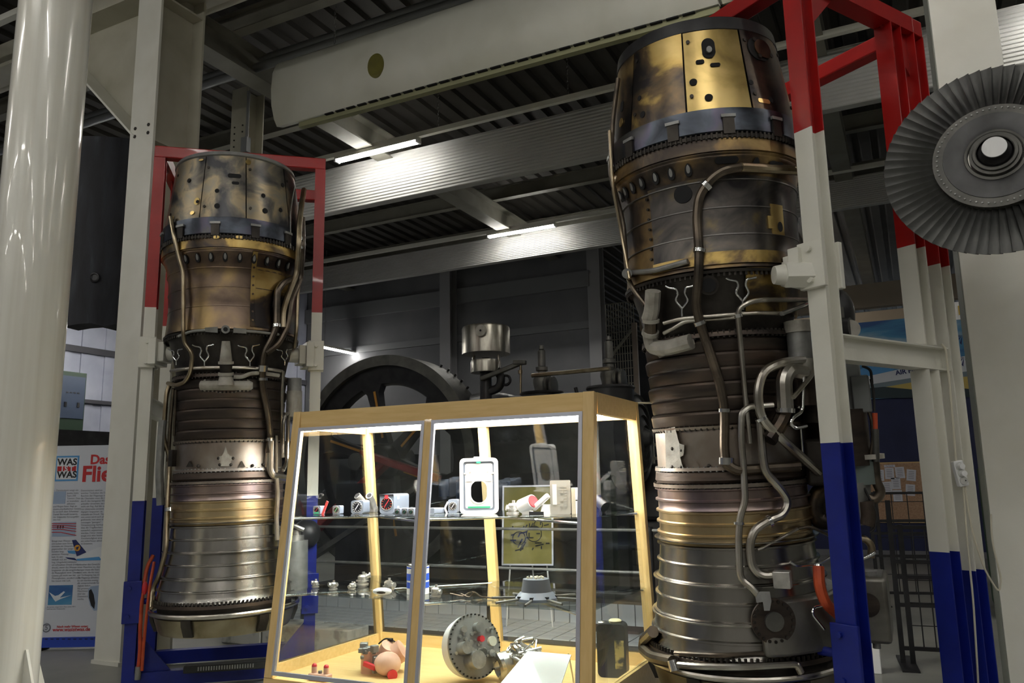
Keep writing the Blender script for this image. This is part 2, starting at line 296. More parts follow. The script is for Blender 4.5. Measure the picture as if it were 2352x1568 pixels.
# chains for the nearer row
def chain(p, q, label):
    p, q = Vector(p), Vector(q); L = (p-q).length; n = int(L/.05); b = MB()
    for i in range(n):
        c = p.lerp(q, (i+.5)/n); s = Vector((.012, 0, 0)) if i % 2 else Vector((0, .012, 0)); d = (q-p).normalized()*.03
        b.tube([c-d, c-d*.5+s, c+d*.5+s, c+d, c+d*.5-s, c-d*.5-s], .003, 4, closed=True)
    tag(b.build('chain', chrome), label, 'chain', 'hanging chains')
chain((-5.6, 9.03, 6.41), (-5.6, 9.03, 7.08), 'thin chain holding the lamp rail beside the nearer lamp')
chain((-3.6, 9.03, 6.41), (-3.6, 9.03, 7.08), 'thin chain holding the lamp rail left of the right engine')
# grey pipe pair and cable tray, top left
for dz, dv, nm in ((0, 0, 'lower'), (.16, .1, 'upper')):
    tag(MB().cyl((-13, 6.75+dv, 6.55+dz), (6, 6.75+dv, 6.55+dz), .055, n=14).build('grey_pipe', greypipe), 'grey pipe under the roof above the wing flap, %s of the pair' % nm, 'pipe', 'roof pipes')
tag(MB().cyl((-13, 5.6, 6.62), (6, 5.6, 6.62), .09, n=16).build('beige_duct', beige), 'round beige duct under the roof at the top left', 'duct')
tag(MB().bx(-13, 5.0, 6.3, 6, 5.3, 6.6).build('beige_crane_beam', beige, smooth=False), 'broad beige beam at the top edge beside the round column', 'beam')
# left steel column with haunch
t = thing('steel_column', 'broad beige I-section steel column with a haunch behind the left engine', 'column', (-6.17, 4.70, 0), 0, 'steel columns')
for nm, y0, y1, wd in (('front_flange', 0, .025, .32), ('rear_flange', .50, .525, .32)): MB().bx(-wd/2, y0, .0, wd/2, y1, 6.35).build(nm, beige if nm != 'front_flange' else white, t, smooth=False)  # front flange painted lighter to stand in for light falling on it
MB().bx(-.012, .025, 0, .012, .5, 6.35).build('web', beige, t, smooth=False)
for z in (4.62, 6.1): MB().bx(0, .025, z, .155, .5, z+.02).bx(-.155, .025, z, 0, .5, z+.02).build('stiffener', beige, t, smooth=False)
h = MB().prism([(-.16, 4.75), (-.16, 6.2), (-1.5, 6.2), (-1.5, 6.05)], (0, .24, 0), (1, 0, 0), (0, 0, 1), (0, 1, 0), .02).build('haunch_web', beige, t, smooth=False)
MB().beam((-.10, .13, 4.70), (-1.5, .13, 6.05), .28, .02, (0, 1, 0)).build('haunch_flange', white, t, smooth=False)  # lit look of this slanting edge put into its lighter paint
MB().bx(-1.6, 0, 6.2, 1.0, .3, 6.36).build('cap_beam', beige, t, smooth=False)
b = MB()
for z in (4.70, 4.78, 6.22, 6.3):
    for xx in (-.09, .09): b.cyl((xx, -.006, z), (xx, .0, z), .018, n=6)
b.build('bolts', soot, t)
MB().bx(-.17, -.02, 0, .17, .56, .03).build('base_plate', white, t, smooth=False)
t = thing('steel_column', 'slender beige steel column rising above the left engine', 'column', (-7.45, 7.1, 0), 0, 'steel columns')
MB().bx(-.14, 0, 0, .14, .015, 6.6).build('front_flange', beige, t, smooth=False); MB().bx(-.14, .28, 0, .14, .295, 6.6).build('rear_flange', beige, t, smooth=False)
MB().bx(-.01, .015, 0, .01, .28, 6.6).build('web', beige, t, smooth=False)
b = MB()
for k in range(5):
    for xx in (-.07, .07): b.cyl((xx, -.008, 5.7+k*.09), (xx, 0, 5.7+k*.09), .012, n=6)
b.build('bolts', soot, t)
tag(MB().tube([(-7.28, 7.08, 6.5), (-7.28, 7.08, 5.2)], .02, 8).bx(-7.33, 7.03, 5.65, -7.23, 7.1, 5.85).build('conduit', greypipe), 'grey conduit with a small box on the slender column', 'conduit')
# big round column
P = ud(60, 784, 4.85); t = thing('round_column', 'thick glossy cream round column at the left edge', 'column', (P.x, P.y, 0))
MB().cyl((0, 0, .02), (0, 0, 6.9), .212, n=64).build('shaft', colpaint, t)
MB().cyl((0, 0, 0), (0, 0, .03), .42, n=32).build('base_plate', white, t)
for a in range(4):
    A = a*PI/2+.12; d = Vector((math.cos(A), math.sin(A), 0)); n_ = Vector((-math.sin(A), math.cos(A), 0))
    MB().prism([(.2, .03), (.40, .03), (.40, .06), (.22, .56), (.2, .56)], -n_*.008, d, (0, 0, 1), n_, .016).build('gusset', white, t, smooth=False)
# white square pillar with grey edge, right
P = ud(2240, 900, 5.05)
t = thing('square_pillar', 'wide white square pillar behind the fan rotor at right', 'pillar', (P.x, P.y, 0))
MB().bx(0, 0, 0, .39, .44, 7.05).build('shaft', white, t, smooth=False, bevel=.004)
b = MB(); 
for k in range(26): b.cyl((-.006, .06, .2+k*.2), (0, .06, .2+k*.2), .006, n=6)
MB().bx(-.006, .0, 0, 0, .44, 7.05).build('side_plate', mat('grey_green_paint', (.2, .21, .18), .6), t, smooth=False); b.build('rivets', soot, t)
# black scorched hull piece hanging at left
b = MB(); n = 14; O = ud(190, 540, 8.6); X = Vector((math.cos(YAW), math.sin(YAW), 0)); N = Vector((math.sin(YAW), -math.cos(YAW), 0)); g = []
for q in (0, .25):
    for j in range(n+1):
        for i in range(n+1):
            a, c = i/n*2-1, j/n*2-1; wd = .75; lo = -1.0-.12*(1-i/n)+(.02*math.sin(i*2.3)); hi = .95+.12*(i/n)
            g.append(O+X*(a*wd-.2+.1*c)+Vector((0, 0, lerp(lo, hi, (c+1)/2)))+N*(.28*(1-a*a)-q))
k = (n+1)**2; fs = []
for j in range(n):
    for i in range(n):
        a = j*(n+1)+i; fs += [(a, a+1, a+n+2, a+n+1), (k+a, k+a+n+1, k+a+n+2, k+a+1)]
for i in range(n):
    for a, c in ((i, i+1), (n*(n+1)+i+1, n*(n+1)+i), ((i+1)*(n+1), i*(n+1)), (i*(n+1)+n, (i+1)*(n+1)+n)): fs.append((a, k+a, k+c, c))
b.add(g, fs)
hull = b.build('hull_piece', mat('scorched_black', (.012, .013, .02), .55, .1, ramp=[(.4, (.008, .009, .014)), (.62, (.02, .022, .032)), (.8, (.06, .065, .08))], scale=3, stretch=(3, 3, .6), bump=.1))
tag(hull, 'large scorched black hull piece hanging between the round column and the I-section column', 'aircraft part')
C_ = ud(217, 637, 8.35); MB().tube([C_+X*(.045*math.cos(a))+Vector((0, 0, .045*math.sin(a))) for a in [i*PI/8 for i in range(16)]], .012, 8, closed=True).cyl(C_, C_-N*.2, .04).build('port', black, hull)
chain(ud(120, 200, 8.6), ud(120, 340, 8.6), 'chain carrying the black hull piece'); 
# gallery at far left with cabinet
t = thing('gallery', 'dark raised gallery deck along the left wall', 'gallery', (-14, 0, 0))
MB().bx(0.0, 3, 2.05, 2.2, 15.8, 2.36).build('deck', black, t, smooth=False)
for v in (4, 8, 12, 15.5): MB().bx(1.95, v-.08, 0, 2.11, v+.08, 2.05).build('post', iron, t, smooth=False)
t = thing('control_cabinet', 'dark green control cabinet with a blue-grey front on the gallery', 'cabinet', (-13.1, 8.2, 2.36))
gm = mat('dark_green_paint', (.012, .03, .016), .5)
MB().bx(-.4, 0, .02, 0, 1.0, 1.12).build('body', gm, t, smooth=False, bevel=.01)
for k in (0, .5): 
    dr = MB().bx(0, k+.03, .3, .015, k+.47, 1.04).build('door', mat('blue_grey_front', (.04, .055, .09), .35), t, smooth=False)
    b = MB(); 
    for q in range(4): b.bx(.015, k+.12+q*.07, .74, .02, k+.16+q*.07, .76)
    b.bx(.015, k+.1, .5, .03, k+.14, .58).bx(.015, k+.34, .5, .03, k+.38, .58); b.build('handle', black, dr, smooth=False)
b = MB()
for k in (.1, .8): b.bx(-.35, k, 0, -.05, k+.1, .02)
b.build('foot', black, t, smooth=False)
# ================================================================== ENGINES
PROF = [(4.03, .478), (3.841, .504), (3.657, .528), (3.547, .551), (3.511, .562), (3.366, .565), (3.322, .566), (3.257, .560), (3.203, .54), (3.149, .515), (3.042, .497), (2.794, .493), (2.707, .502), (2.62, .504),
        (2.55, .478), (2.412, .447), (2.343, .43), (2.274, .405), (1.803, .376), (1.787, .383), (1.556, .367), (1.507, .377), (1.475, .376), (1.377, .378), (1.312, .376), (1.184, .382), (1.057, .392), (.93, .407), (.805, .426), (.712, .444), (.619, .458), (.5, .455), (.387, .425)]
def RZ(z):
    if z >= PROF[0][0]: return PROF[0][1]
    for (z1, r1), (z0, r0) in zip(PROF, PROF[1:]):
        if z0 <= z <= z1: return lerp(r0, r1, (z-z0)/(z1-z0))
    return PROF[-1][1]
PN = [(3.945, .443), (3.934, .446), (3.404, .519), (3.394, .528), (3.264, .529), (3.162, .525), (3.109, .502), (2.997, .477), (2.752, .471), (2.619, .484), (2.573, .489), (2.433, .448), (2.302, .422), (2.241, .404), (1.772, .385), (1.744, .387),
      (1.564, .384), (1.475, .396), (1.344, .397), (1.193, .401), (1.074, .412), (.927, .430), (.811, .449), (.698, .473), (.642, .485), (.529, .49), (.428, .449)]
ZK = [(4.045, 3.945), (3.54, 3.404), (3.37, 3.264), (3.26, 3.162), (3.195, 3.109), (3.15, 3.05), (2.645, 2.573), (2.285, 2.245), (1.797, 1.772), (1.573, 1.562), (1.508, 1.475), (.62, .642), (.5, .53), (.385, .428)]
def tab(T, z):
    if z >= T[0][0]: return T[0][1]+(z-T[0][0] if T is ZK else 0)
    for (z1, r1), (z0, r0) in zip(T, T[1:]):
        if z0 <= z <= z1: return lerp(r0, r1, (z-z0)/(z1-z0))
    return T[-1][1]+(z-T[-1][0] if T is ZK else 0)
def RN(z): return tab(PN, z)
def ZM(z): return tab(ZK, z)
class Eng:
    def __init__(s, c, name_label, tl=0, tb=0, dz=0):
        s.c = Vector((c[0], c[1], 0)); s.t = (-s.c).normalized(); d = -s.t; s.r = Vector((d.y, -d.x, 0)); s.e = thing('jet_engine', name_label, 'jet engine', s.c, 0, 'upright jet engines')
        q = Vector((0, 0, 1)).rotation_difference(s.r*tl+s.t*tb+Vector((0, 0, 1))); s.M = Matrix.Translation(s.c+Vector((0, 0, 2.2+dz))) @ q.to_matrix().to_4x4() @ Matrix.Translation((0, 0, -2.2))
        s.e.location = s.M.to_translation(); s.e.rotation_euler = q.to_euler(); s.Mi = s.M.inverted()
    def S(s, phi, z, off=0, R=None):
        a = math.radians(phi); z = ZM(z); R = RN(z)+off; v = s.t*(R*math.cos(a))+s.r*(R*math.sin(a)); return Vector((v.x, v.y, z))
    def P(s, x, y, off=0):
        d = s.Mi.to_3x3() @ ray(x, y); o = s.Mi @ CAM; z = 1.5; p = None
        for _ in range(12):
            R = RN(z)+off; A = d.x*d.x+d.y*d.y; B = o.x*d.x+o.y*d.y; Cc = o.x*o.x+o.y*o.y-R*R; D = B*B-A*Cc
            t = (-B-math.sqrt(D))/A if D > 0 else -B/A
            p = o+d*t; z = p.z
            if D <= 0:
                pass
        return p
    def Q(s, x, y, near=0):            # point at the depth of the axis, shifted towards the viewer
        d = s.Mi.to_3x3() @ ray(x, y); n = s.t; o = s.Mi @ CAM; t = -(o.dot(n)-near)/d.dot(n); return o+d*t
    def patch(s, b, phi0, phi1, z0, z1, off, th, nz=6, na=8, edge=None):
        for q in (0, 1):
            pass
        vs = []; 
        for o2 in (off+th, off):
            for j in range(nz+1):
                for i in range(na+1):
                    vs.append(s.S(lerp(phi0, phi1, i/na), lerp(z0, z1, j/nz), o2))
        k = (nz+1)*(na+1); W = na+1; fs = []
        for j in range(nz):
            for i in range(na):
                a = j*W+i; fs += [(a, a+1, a+W+1, a+W), (k+a, k+a+W, k+a+W+1, k+a+1)]
        for i in range(na): fs += [(i+1, i, k+i, k+i+1), (nz*W+i, nz*W+i+1, k+nz*W+i+1, k+nz*W+i)]
        for j in range(nz): fs += [(j*W, (j+1)*W, k+(j+1)*W, k+j*W), ((j+1)*W+na, j*W+na, k+j*W+na, k+(j+1)*W+na)]
        return b.add(vs, fs)
    def oval(s, b, phi, z, a, h, off=.004, th=.004, n=20, tear=0):   # raised oval plate on the skin: half width a (m), half height h
        R = RN(ZM(z)); vs = []
        for q in (off+th, off):
            for i in range(n):
                t = 2*PI*i/n; ww = a*math.cos(t)*(1-tear*math.sin(t)); vs.append(s.S(phi+math.degrees(ww/R), z+h*math.sin(t), q))
        return b.add(vs, [tuple(range(n)), tuple(range(2*n-1, n-1, -1))]+[(i, n+i, n+(i+1) % n, (i+1) % n) for i in range(n)])
    def slot(s, b, phi, z, a, h, off=.004, th=.004):
        n = 10; pts = []; r = min(a, h)
        for i in range(4*n):
            t = 2*PI*i/(4*n); cx = (a-r)*(1 if math.cos(t) > 0 else -1); cz = (h-r)*(1 if math.sin(t) > 0 else -1); pts.append((cx+r*math.cos(t), cz+r*math.sin(t)))
        R = RN(ZM(z)); m_ = len(pts); vs = [s.S(phi+math.degrees(p/R), z+q, o2) for o2 in (off+th, off) for p, q in pts]
        return b.add(vs, [tuple(range(m_)), tuple(range(2*m_-1, m_-1, -1))]+[(i, m_+i, m_+(i+1) % m_, (i+1) % m_) for i in range(m_)])
    def lat(s, prof, n=96, closed=False): return MB().lathe([(RN(ZM(z))+r-RZ(z), ZM(z)) for z, r in prof], n, closed=closed)
    def pz(s, z0, z1, off, n=10): return [(lerp(z0, z1, i/n), RZ(lerp(z0, z1, i/n))+off) for i in range(n+1)]
    def bolts(s, z, n, r=.009, off=.012, h=.014, name='bolts', mt=None, dirz=True):
        b = MB()
        for i in range(n):
            p = s.S(360*i/n, z, off)
            b.cyl(p-Vector((0, 0, h)), p+Vector((0, 0, h)), r, n=6)
        return b.build(name, mt or soot, s.e, kind='stuff')
    def pipe(s, pts, off, r_px, mt, name='pipe', fillet=.05, near=None):
        D = dep(s.c+Vector((0, 0, 2))); r = r_px/F*D; L = []
        for q in pts:
            o = q[2] if len(q) > 2 else off
            L.append(s.P(q[0], q[1], o))
        return MB().tube(L, r, 10, fillet).build(name, mt, s.e)
    def collar(s, x, y, x2, y2, off, r_px, mt=None, name='pipe_clamp'):
        mt = mt or chrome; D = dep(s.c+Vector((0, 0, 2))); return MB().cyl(s.P(x, y, off), s.P(x2, y2, off), r_px/F*D, n=14).build(name, mt, s.e)
def ring_flange(E, z, ro, h=.012, mt=soot, name='flange', ri=.05):
    R = RZ(z); return E.lat([(z-h, R-ri), (z-h, R+ro), (z+h, R+ro), (z+h, R-ri)], 96, True).build(name, mt, E.e, angle=30)
def core(E, edges, pmats, lipm, bodym, bandm, rimm, rh=.02):
    e = E.e
    # exhaust shroud: inner liner + separate skin panels
    E.lat(E.pz(3.535, 4.035, -.03)+[(4.035, RZ(4.03)-.07), (3.6, RZ(4.03)-.09)]).build('exhaust_liner', soot, e)
    E.lat([(4.032-rh, RZ(4)+.0), (4.038-rh, RZ(4)+.010), (4.045, RZ(4.03)+.008), (4.045, RZ(4.03)-.05)]).build('exhaust_rim', rimm, e)
    for i in range(len(edges)):
        a0 = edges[i]; a1 = edges[(i+1) % len(edges)]
        if a1 < a0: a1 += 360
        E.patch(MB(), a0+.5, a1-.5, 3.54, 4.01, -.006, .008+.003*(i % 2)).build('skin_panel', pmats[i % len(pmats)], e)
        b = MB(); b2 = MB()
        for zz in (3.62, 3.92): E.oval(b2, a0+3.5, zz, .010, .010, .003, .007, 12)
        b2.build('fasteners', soot, e, kind='stuff')
    # seam mid-line ridge
    # heat-blued band with clips
    E.lat([(3.545, RZ(3.54)-.02), (3.535, .566), (3.50, .572), (3.385, .574), (3.375, .566), (3.37, .52)]).build('heat_band', bandm, e)
    ring_flange(E, 3.355, .012, .010); E.bolts(3.355, 130, .006, .012, .016)
    for ph in range(-165, 180, 30):
        b = MB(); E.patch(b, ph-3.1, ph+3.1, 3.36, 3.475, .009, .012, 3, 3); o = b.build('clip', soot, e)
        b = MB(); E.patch(b, ph-3.9, ph+3.9, 3.465, 3.485, .012, .014, 2, 3); b.build('clip_head', grey, o)
    # lower gold section
    E.lat([(3.345, .50), (3.345, .563), (3.262, .562), (3.25, .553)]+E.pz(3.245, 3.15, -.002, 6)[0:]+E.pz(3.15, 2.66, 0, 14)+[(2.645, .505), (2.635, .49), (2.63, .44)]).build('gold_shroud', bodym, e)
    E.lat([(3.347, .56), (3.345, .570), (3.27, .572), (3.266, .556)]).build('shroud_lip', lipm, e)
    for z in (3.13, 2.98, 2.83):
        E.lat([(z+.006, RZ(z)-.003), (z+.003, RZ(z)+.004), (z-.003, RZ(z)+.004), (z-.006, RZ(z)-.003)]).build('swage', bodym, e)
    # hot section, dark
    E.lat(E.pz(2.64, 2.30, -.02)+[(2.28, .40)]).build('hot_section', soot, e)
    ring_flange(E, 2.625, .014, .008); E.bolts(2.615, 110, .007, .006, .016)
    ring_flange(E, 2.285, .02, .012, comp); E.bolts(2.285, 90, .007, .014, .02)
    # banded dark compressor
    pr = [(2.275, RZ(2.27))]
    for i in range(6):
        z1, z0 = 2.265-i*.077, 2.265-(i+1)*.077; ex = .008 if i % 2 else 0
        pr += [(z1, RZ(z1)+ex), (z1-.012, RZ(z1)+ex+.006), (z0+.012, RZ(z0)+ex+.003), (z0+.004, RZ(z0)+ex-.004)]
    pr += [(1.805, RZ(1.8))]
    E.lat(pr).build('compressor_case', comp, e)
    ring_flange(E, 1.797, .016, .008, casing); E.bolts(1.797, 80, .006, .01, .014)
    E.lat(E.pz(1.79, 1.58, 0)).build('steel_case', casing, e)
    ring_flange(E, 1.575, .016, .008, casing); E.bolts(1.573, 80, .006, .01, .014, mt=grey)
    E.lat([(1.57, RZ(1.57)), (1.56, RZ(1.56)+.012), (1.53, RZ(1.53)+.012), (1.52, RZ(1.52))]).build('seal_band', comp, e)
    ring_flange(E, 1.508, .02, .008, casing); E.bolts(1.508, 80, .006, .012, .014)
    # ribbed fan-end casing in three heat-tinted lengths
    for (z1, z0, mt, nr) in ((1.50, 1.375, steelp, 2), (1.375, 1.19, steelg, 3), (1.19, .63, steel, 6)):
        pr = []; h = (z1-z0)/nr
        for i in range(nr):
            a = z1-i*h; r = RZ(a-h/2); q = RZ(a-h)
            pr += [(a, RZ(a)), (a-.005, RZ(a-.005)+.014), (a-.014, RZ(a-.014)+.014), (a-.02, RZ(a-.02)), (a-h*.5, RZ(a-h*.5)), (a-h*.97, RZ(a-h*.97))]
        pr += [(z0, RZ(z0)+.002)]
        E.lat(pr, 128).build('ribbed_case', mt, e, angle=50)
    for z, o2 in ((1.21, .03), (.99, .03), (.8, .022)):
        E.lat([(z+.009, RZ(z)), (z+.003, RZ(z)+o2), (z-.003, RZ(z)+o2), (z-.009, RZ(z))]).build('rib_flange', steel, e)
    ring_flange(E, .612, .022, .012, comp); E.bolts(.628, 110, .008, .012, .02)
    MB().lathe([(.47, .64), (.468, .58), (.46, .545)], 96).build('intake_neck', soot, e)
    rr = [Vector((.512*math.cos(2*PI*i/72), .512*math.sin(2*PI*i/72), .578)) for i in range(72)]
    MB().tube(rr, .017, 10, closed=True).build('manifold_ring', pipe, e)
    MB().lathe([(.47, .56), (.492, .548), (.462, .445), (.452, .43), (.42, .43), (.43, .55)], 96).build('intake_ring', mat('stained_brass_steel', (.4, .34, .22), .4, .9, ramp=[(.3, (.2, .16, .09)), (.55, (.4, .35, .24)), (.75, (.5, .46, .36))], scale=4), e)
    for ph in range(-150, 181, 60):
        b = MB(); E.patch(b, ph-4, ph+4, .40, .53, .006, .022, 3, 3); b.build('strap', soot, e)
    # struts under the intake hub
    MB().lathe([(.0, .50), (.09, .505), (.15, .56), (.16, .62)], 32).build('spinner', grey, e)
    for k in range(6):
        a = k*PI/3; MB().beam((.1*math.cos(a), .1*math.sin(a), .55), (.43*math.cos(a), .43*math.sin(a), .55), .02, .08, (-math.sin(a), math.cos(a), 0)).build('inlet_vane', grey, e)
def ytube(E, x, y, sc=1.0, off=.012):
    pts = [(-28, -32), (-22, -29), (-9, -27), (-7, -18), (-12, -8), (0, 6), (11, -8), (4, -20), (6, -30), (14, -31), (22, -33)]
    a = pts[:6]; c = pts[5:]
    o = E.pipe([(x+p*sc, y+q*sc) for p, q in a], off, 1.9*sc, chrome, 'fuel_tube', .02)
    E.pipe([(x+p*sc, y+q*sc) for p, q in c]+[], off, 1.9*sc, chrome, 'fuel_tube', .02); E.pipe([(x, y+6*sc), (x, y+20*sc)], off, 1.9*sc, chrome, 'fuel_tube')
def duct_plate(E, pts, off, th, mt, name):        # irregular plate on the skin from a photo outline
    n = len(pts); vs = [E.P(x, y, off+th) for x, y in pts]+[E.P(x, y, off) for x, y in pts]
    return MB().add(vs, [tuple(range(n)), tuple(range(2*n-1, n-1, -1))]+[(i, n+i, n+(i+1) % n, (i+1) % n) for i in range(n)]).build(name, mt, E.e, smooth=False)
# ---------------------------------------------------------------- left engine
_c = W2(-2.182, 6.1); L = Eng((_c.x, _c.y), 'upright jet engine with grey-gold top in the left stand', -.0167)
core(L, [-69, -29, 8, 50, 92, 134, 176, 218, 255], [greyg, greyg, greyg, greyg, redbr], gold, redbr, titan, grey)
b = MB(); L.slot(b, -2, 3.855, .048, .016); L.slot(b, -1, 3.80, .026, .011)
for ph in (-15, 24): L.oval(b, ph, 3.62, .02, .02); L.oval(b, ph-1, 3.735, .016, .016)
L.oval(b, 46, 3.87, .016, .016); L.oval(b, -45, 3.84, .016, .016); L.oval(b, 40, 3.66, .016, .016); L.oval(b, -32, 3.66, .012, .012, .007); b.build('ports', dark, L.e, kind='stuff')
b = MB(); L.oval(b, -33, 3.665, .022, .027); L.oval(b, -36, 3.58, .018, .014); L.oval(b, -60, 3.575, .02, .02); L.oval(b, 10, 3.975, .02, .02); L.oval(b, -34, 3.985, .02, .008); L.slot(b, -14, 3.345, .022, .012, .012); L.slot(b, 3, 3.352, .026, .012, .012); b.build('gold_patches', goldb, L.e, kind='stuff')
for i in range(-4, 5):
    L.oval(MB(), 4+i*11.5, 3.195, .017, .032, .003, .006, 20, .35).build('port', dark, L.e)
    L.oval(MB(), 4+i*11.5, 3.197, .009, .022, .008, .004, 16, .35).build('port_plug', grey, L.e)
b = MB(); L.patch(b, 14, 18, 2.67, 3.25, .001, .006, 8, 2); b.build('seam_strip', gold, L.e)
b = MB(); 
for k in range(8): L.oval(b, 16, 2.72+k*.07, .008, .008, .006, .006, 8)
b.build('rivets', redbr, L.e, kind='stuff')
L.patch(MB(), 18.2, 75, 2.665, 3.15, .0, .004, 8, 8).build('gold_panel', gold, L.e)
# thrust fitting between shroud and hot section
MB().cyl(L.P(518, 756, .0), L.P(518, 756, .055), .03, n=20).build('boss', grey, L.e); MB().cyl(L.P(518, 756, .055), L.P(518, 756, .062), .016, n=16).build('boss_bore', dark, L.e)
L.pipe([(490, 757), (440, 760), (410, 772)], .03, 3, grey, 'link_rod'); L.pipe([(546, 758), (592, 762), (640, 768)], .03, 3, grey, 'link_rod')
duct_plate(L, [(470, 752), (500, 750), (500, 764), (472, 762)], .025, .02, grey, 'link_bracket'); duct_plate(L, [(536, 752), (566, 755), (566, 766), (536, 764)], .025, .02, grey, 'link_bracket')
for x, y in ((470, 824), (574, 824)): ytube(L, x, y)
ytube(L, 405, 824, .7); ytube(L, 654, 824, .7)
# grey tee duct
MB().cyl(L.P(519, 783, .02), L.P(519, 834, .03), .028, .046, n=24).build('duct_neck', greyd, L.e)
MB().cyl(L.P(519, 830, .03), L.P(519, 836, .03), .054, n=24).build('duct_collar', greyd, L.e)
MB().cyl(L.P(519, 836, .035), L.P(519, 857, .035), .043, n=24).build('duct_sleeve', soot, L.e)
MB().cyl(L.P(519, 855, .035), L.P(519, 862, .035), .054, n=24).build('duct_collar', greyd, L.e)
MB().cyl(L.P(519, 862, .035), L.P(519, 884, .03), .044, .06, n=24).build('duct_neck', greyd, L.e)
MB().tube([L.P(x, 885, .012) for x in range(463, 579, 10)], .036, 14).build('duct_arm', greyd, L.e)
duct_plate(L, [(460, 878), (470, 871), (570, 871), (581, 878), (581, 892), (572, 898), (545, 899), (538, 902), (502, 902), (494, 899), (468, 898), (459, 892)], .006, .01, greyd, 'duct_flange')
b = MB()
for i in range(13): p = L.P(466+i*9, 898 if i in (0, 1, 2, 3, 9, 10, 11, 12) else 900, .012); q = L.P(466+i*9, 873, .012); [b.sph(w_, .009, 6, 4) for w_ in ((p, q) if i not in (5, 6, 7) else (p,))]
b.build('bolts', soot, L.e, kind='stuff')
L.pipe([(536, 865), (556, 866), (575, 857), (600, 856), (640, 862)], .03, 4.5, greyd, 'drain_pipe')
L.pipe([(393, 852), (420, 847), (470, 844), (520, 843), (570, 844), (620, 847), (648, 853)], .028, 4, pipe, 'ring_pipe')
L.pipe([(392, 498), (400, 545), (413, 600), (421, 628), (421, 765), (424, 788), (443, 812), (437, 858), (424, 878), (405, 885), (386, 880)], .035, 4.6, pipet)
L.pipe([(672, 640), (650, 650), (637, 668), (635, 752), (622, 782), (608, 806), (604, 832), (602, 884), (617, 958), (621, 1004), (619, 1040)], .04, 7.5, piped)
L.pipe([(698, 436), (692, 475), (687, 520), (686, 560), (681, 630), (662, 678), (650, 715), (650, 752)], .06, 6.5, pipet)
L.pipe([(694, 500), (695, 560), (690, 640), (668, 690), (660, 750), (640, 790), (610, 812)], .055, 7, piped)
L.pipe([(676, 430), (672, 450), (668, 478), (666, 570)], .02, 2, chrome, 'ignition_lead'); L.pipe([(687, 640), (683, 690), (681, 760), (676, 800)], .05, 4, pipet)
L.pipe([(603, 884), (617, 958), (621, 1004)], .045, 5.5, pipet)
L.pipe([(650, 852), (647, 900), (647, 1000), (650, 1050)], .04, 4, pipe); L.pipe([(684, 940), (668, 948), (662, 960), (660, 1060), (650, 1080)], .05, 4.5, pipe); L.pipe([(670, 945), (655, 952), (651, 970), (650, 1040)], .06, 4, pipe)
L.pipe([(621, 1010), (620, 1080), (627, 1093), (655, 1097)], .045, 7, pipe); L.pipe([(635, 1098), (638, 1140), (635, 1200), (637, 1240)], .045, 5, pipe)
L.pipe([(634, 1000), (634, 1085)], .05, 4, chrome); 
L.pipe([(392, 880), (383, 900), (378, 960), (376, 1010), (390, 1050), (388, 1100), (385, 1150), (382, 1260), (366, 1320), (352, 1350), (348, 1396)], .03, 5, pipet)
L.pipe([(398, 892), (392, 960), (389, 1010), (386, 1060)], .035, 4, piped); L.pipe([(374, 965), (370, 1010), (366, 1090), (369, 1160)], .05, 8.5, grey); L.pipe([(404, 895), (400, 1000)], .02, 3, piped)
for x, y, x2, y2, r in ((687, 545, 687, 552, 9), (687, 566, 687, 572, 9), (636, 745, 636, 752, 10), (604, 838, 603, 852, 11), (603, 868, 603, 874, 11), (388, 1166, 388, 1174, 8), (620, 1005, 620, 1012, 9)): L.collar(x, y, x2, y2, .045, r)
# filter canister and starter
for z0, z1, r, mt, nm in ((2.16, 2.26, .055, grey, 'filter_head'), (1.96, 2.16, .06, greyd, 'filter_bowl')):
    p = L.Q(676, 900, .1); MB().cyl((p.x, p.y, z0), (p.x, p.y, z1), r, n=24).build(nm, mt, L.e)
p = L.Q(676, 1310, .05)
st = MB().cyl((p.x, p.y, .66), (p.x, p.y, 1.02), .10, n=28).build('oil_tank', grey, L.e)
MB().cyl((p.x, p.y, 1.02), (p.x, p.y, 1.06), .07, n=20).cyl((p.x+.02, p.y, 1.06), (p.x+.02, p.y, 1.1), .03).build('tank_cap', silver, st)
MB().tube([(p.x-.06, p.y-.03, 1.04), (p.x+.02, p.y-.05, 1.14), (p.x+.09, p.y, 1.1)], .016, 8, .03).build('tank_pipe', silver, st)
p = L.Q(704, 1225, -.05); MB().sph(p, .11, 20, 12).build('gearbox', black, L.e)
# plates on the steel case
duct_plate(L, [(518, 1024), (523, 1040), (528, 1046), (535, 1049), (533, 1057), (529, 1060), (533, 1070), (502, 1070), (507, 1060), (502, 1055), (501, 1049), (510, 1046), (514, 1038)], .002, .012, greyd, 'access_plate')
for x in (435, 556): duct_plate(L, [(x-8, 1072), (x, 1058), (x+8, 1072)], .002, .012, soot, 'triangle_lug')
b = MB()
for x, y in ((455, 1070), (580, 1069), (605, 1066), (505, 1067), (530, 1067), (502, 1052), (535, 1052)): b.sph(L.P(x, y, .008), .012, 8, 6)
b.build('studs', soot, L.e, kind='stuff')
MB().bx(-.02, -.02, -.06, .02, .02, .06, Matrix.Translation(L.P(396, 1052, .03))).build('bracket', soot, L.e, smooth=False)
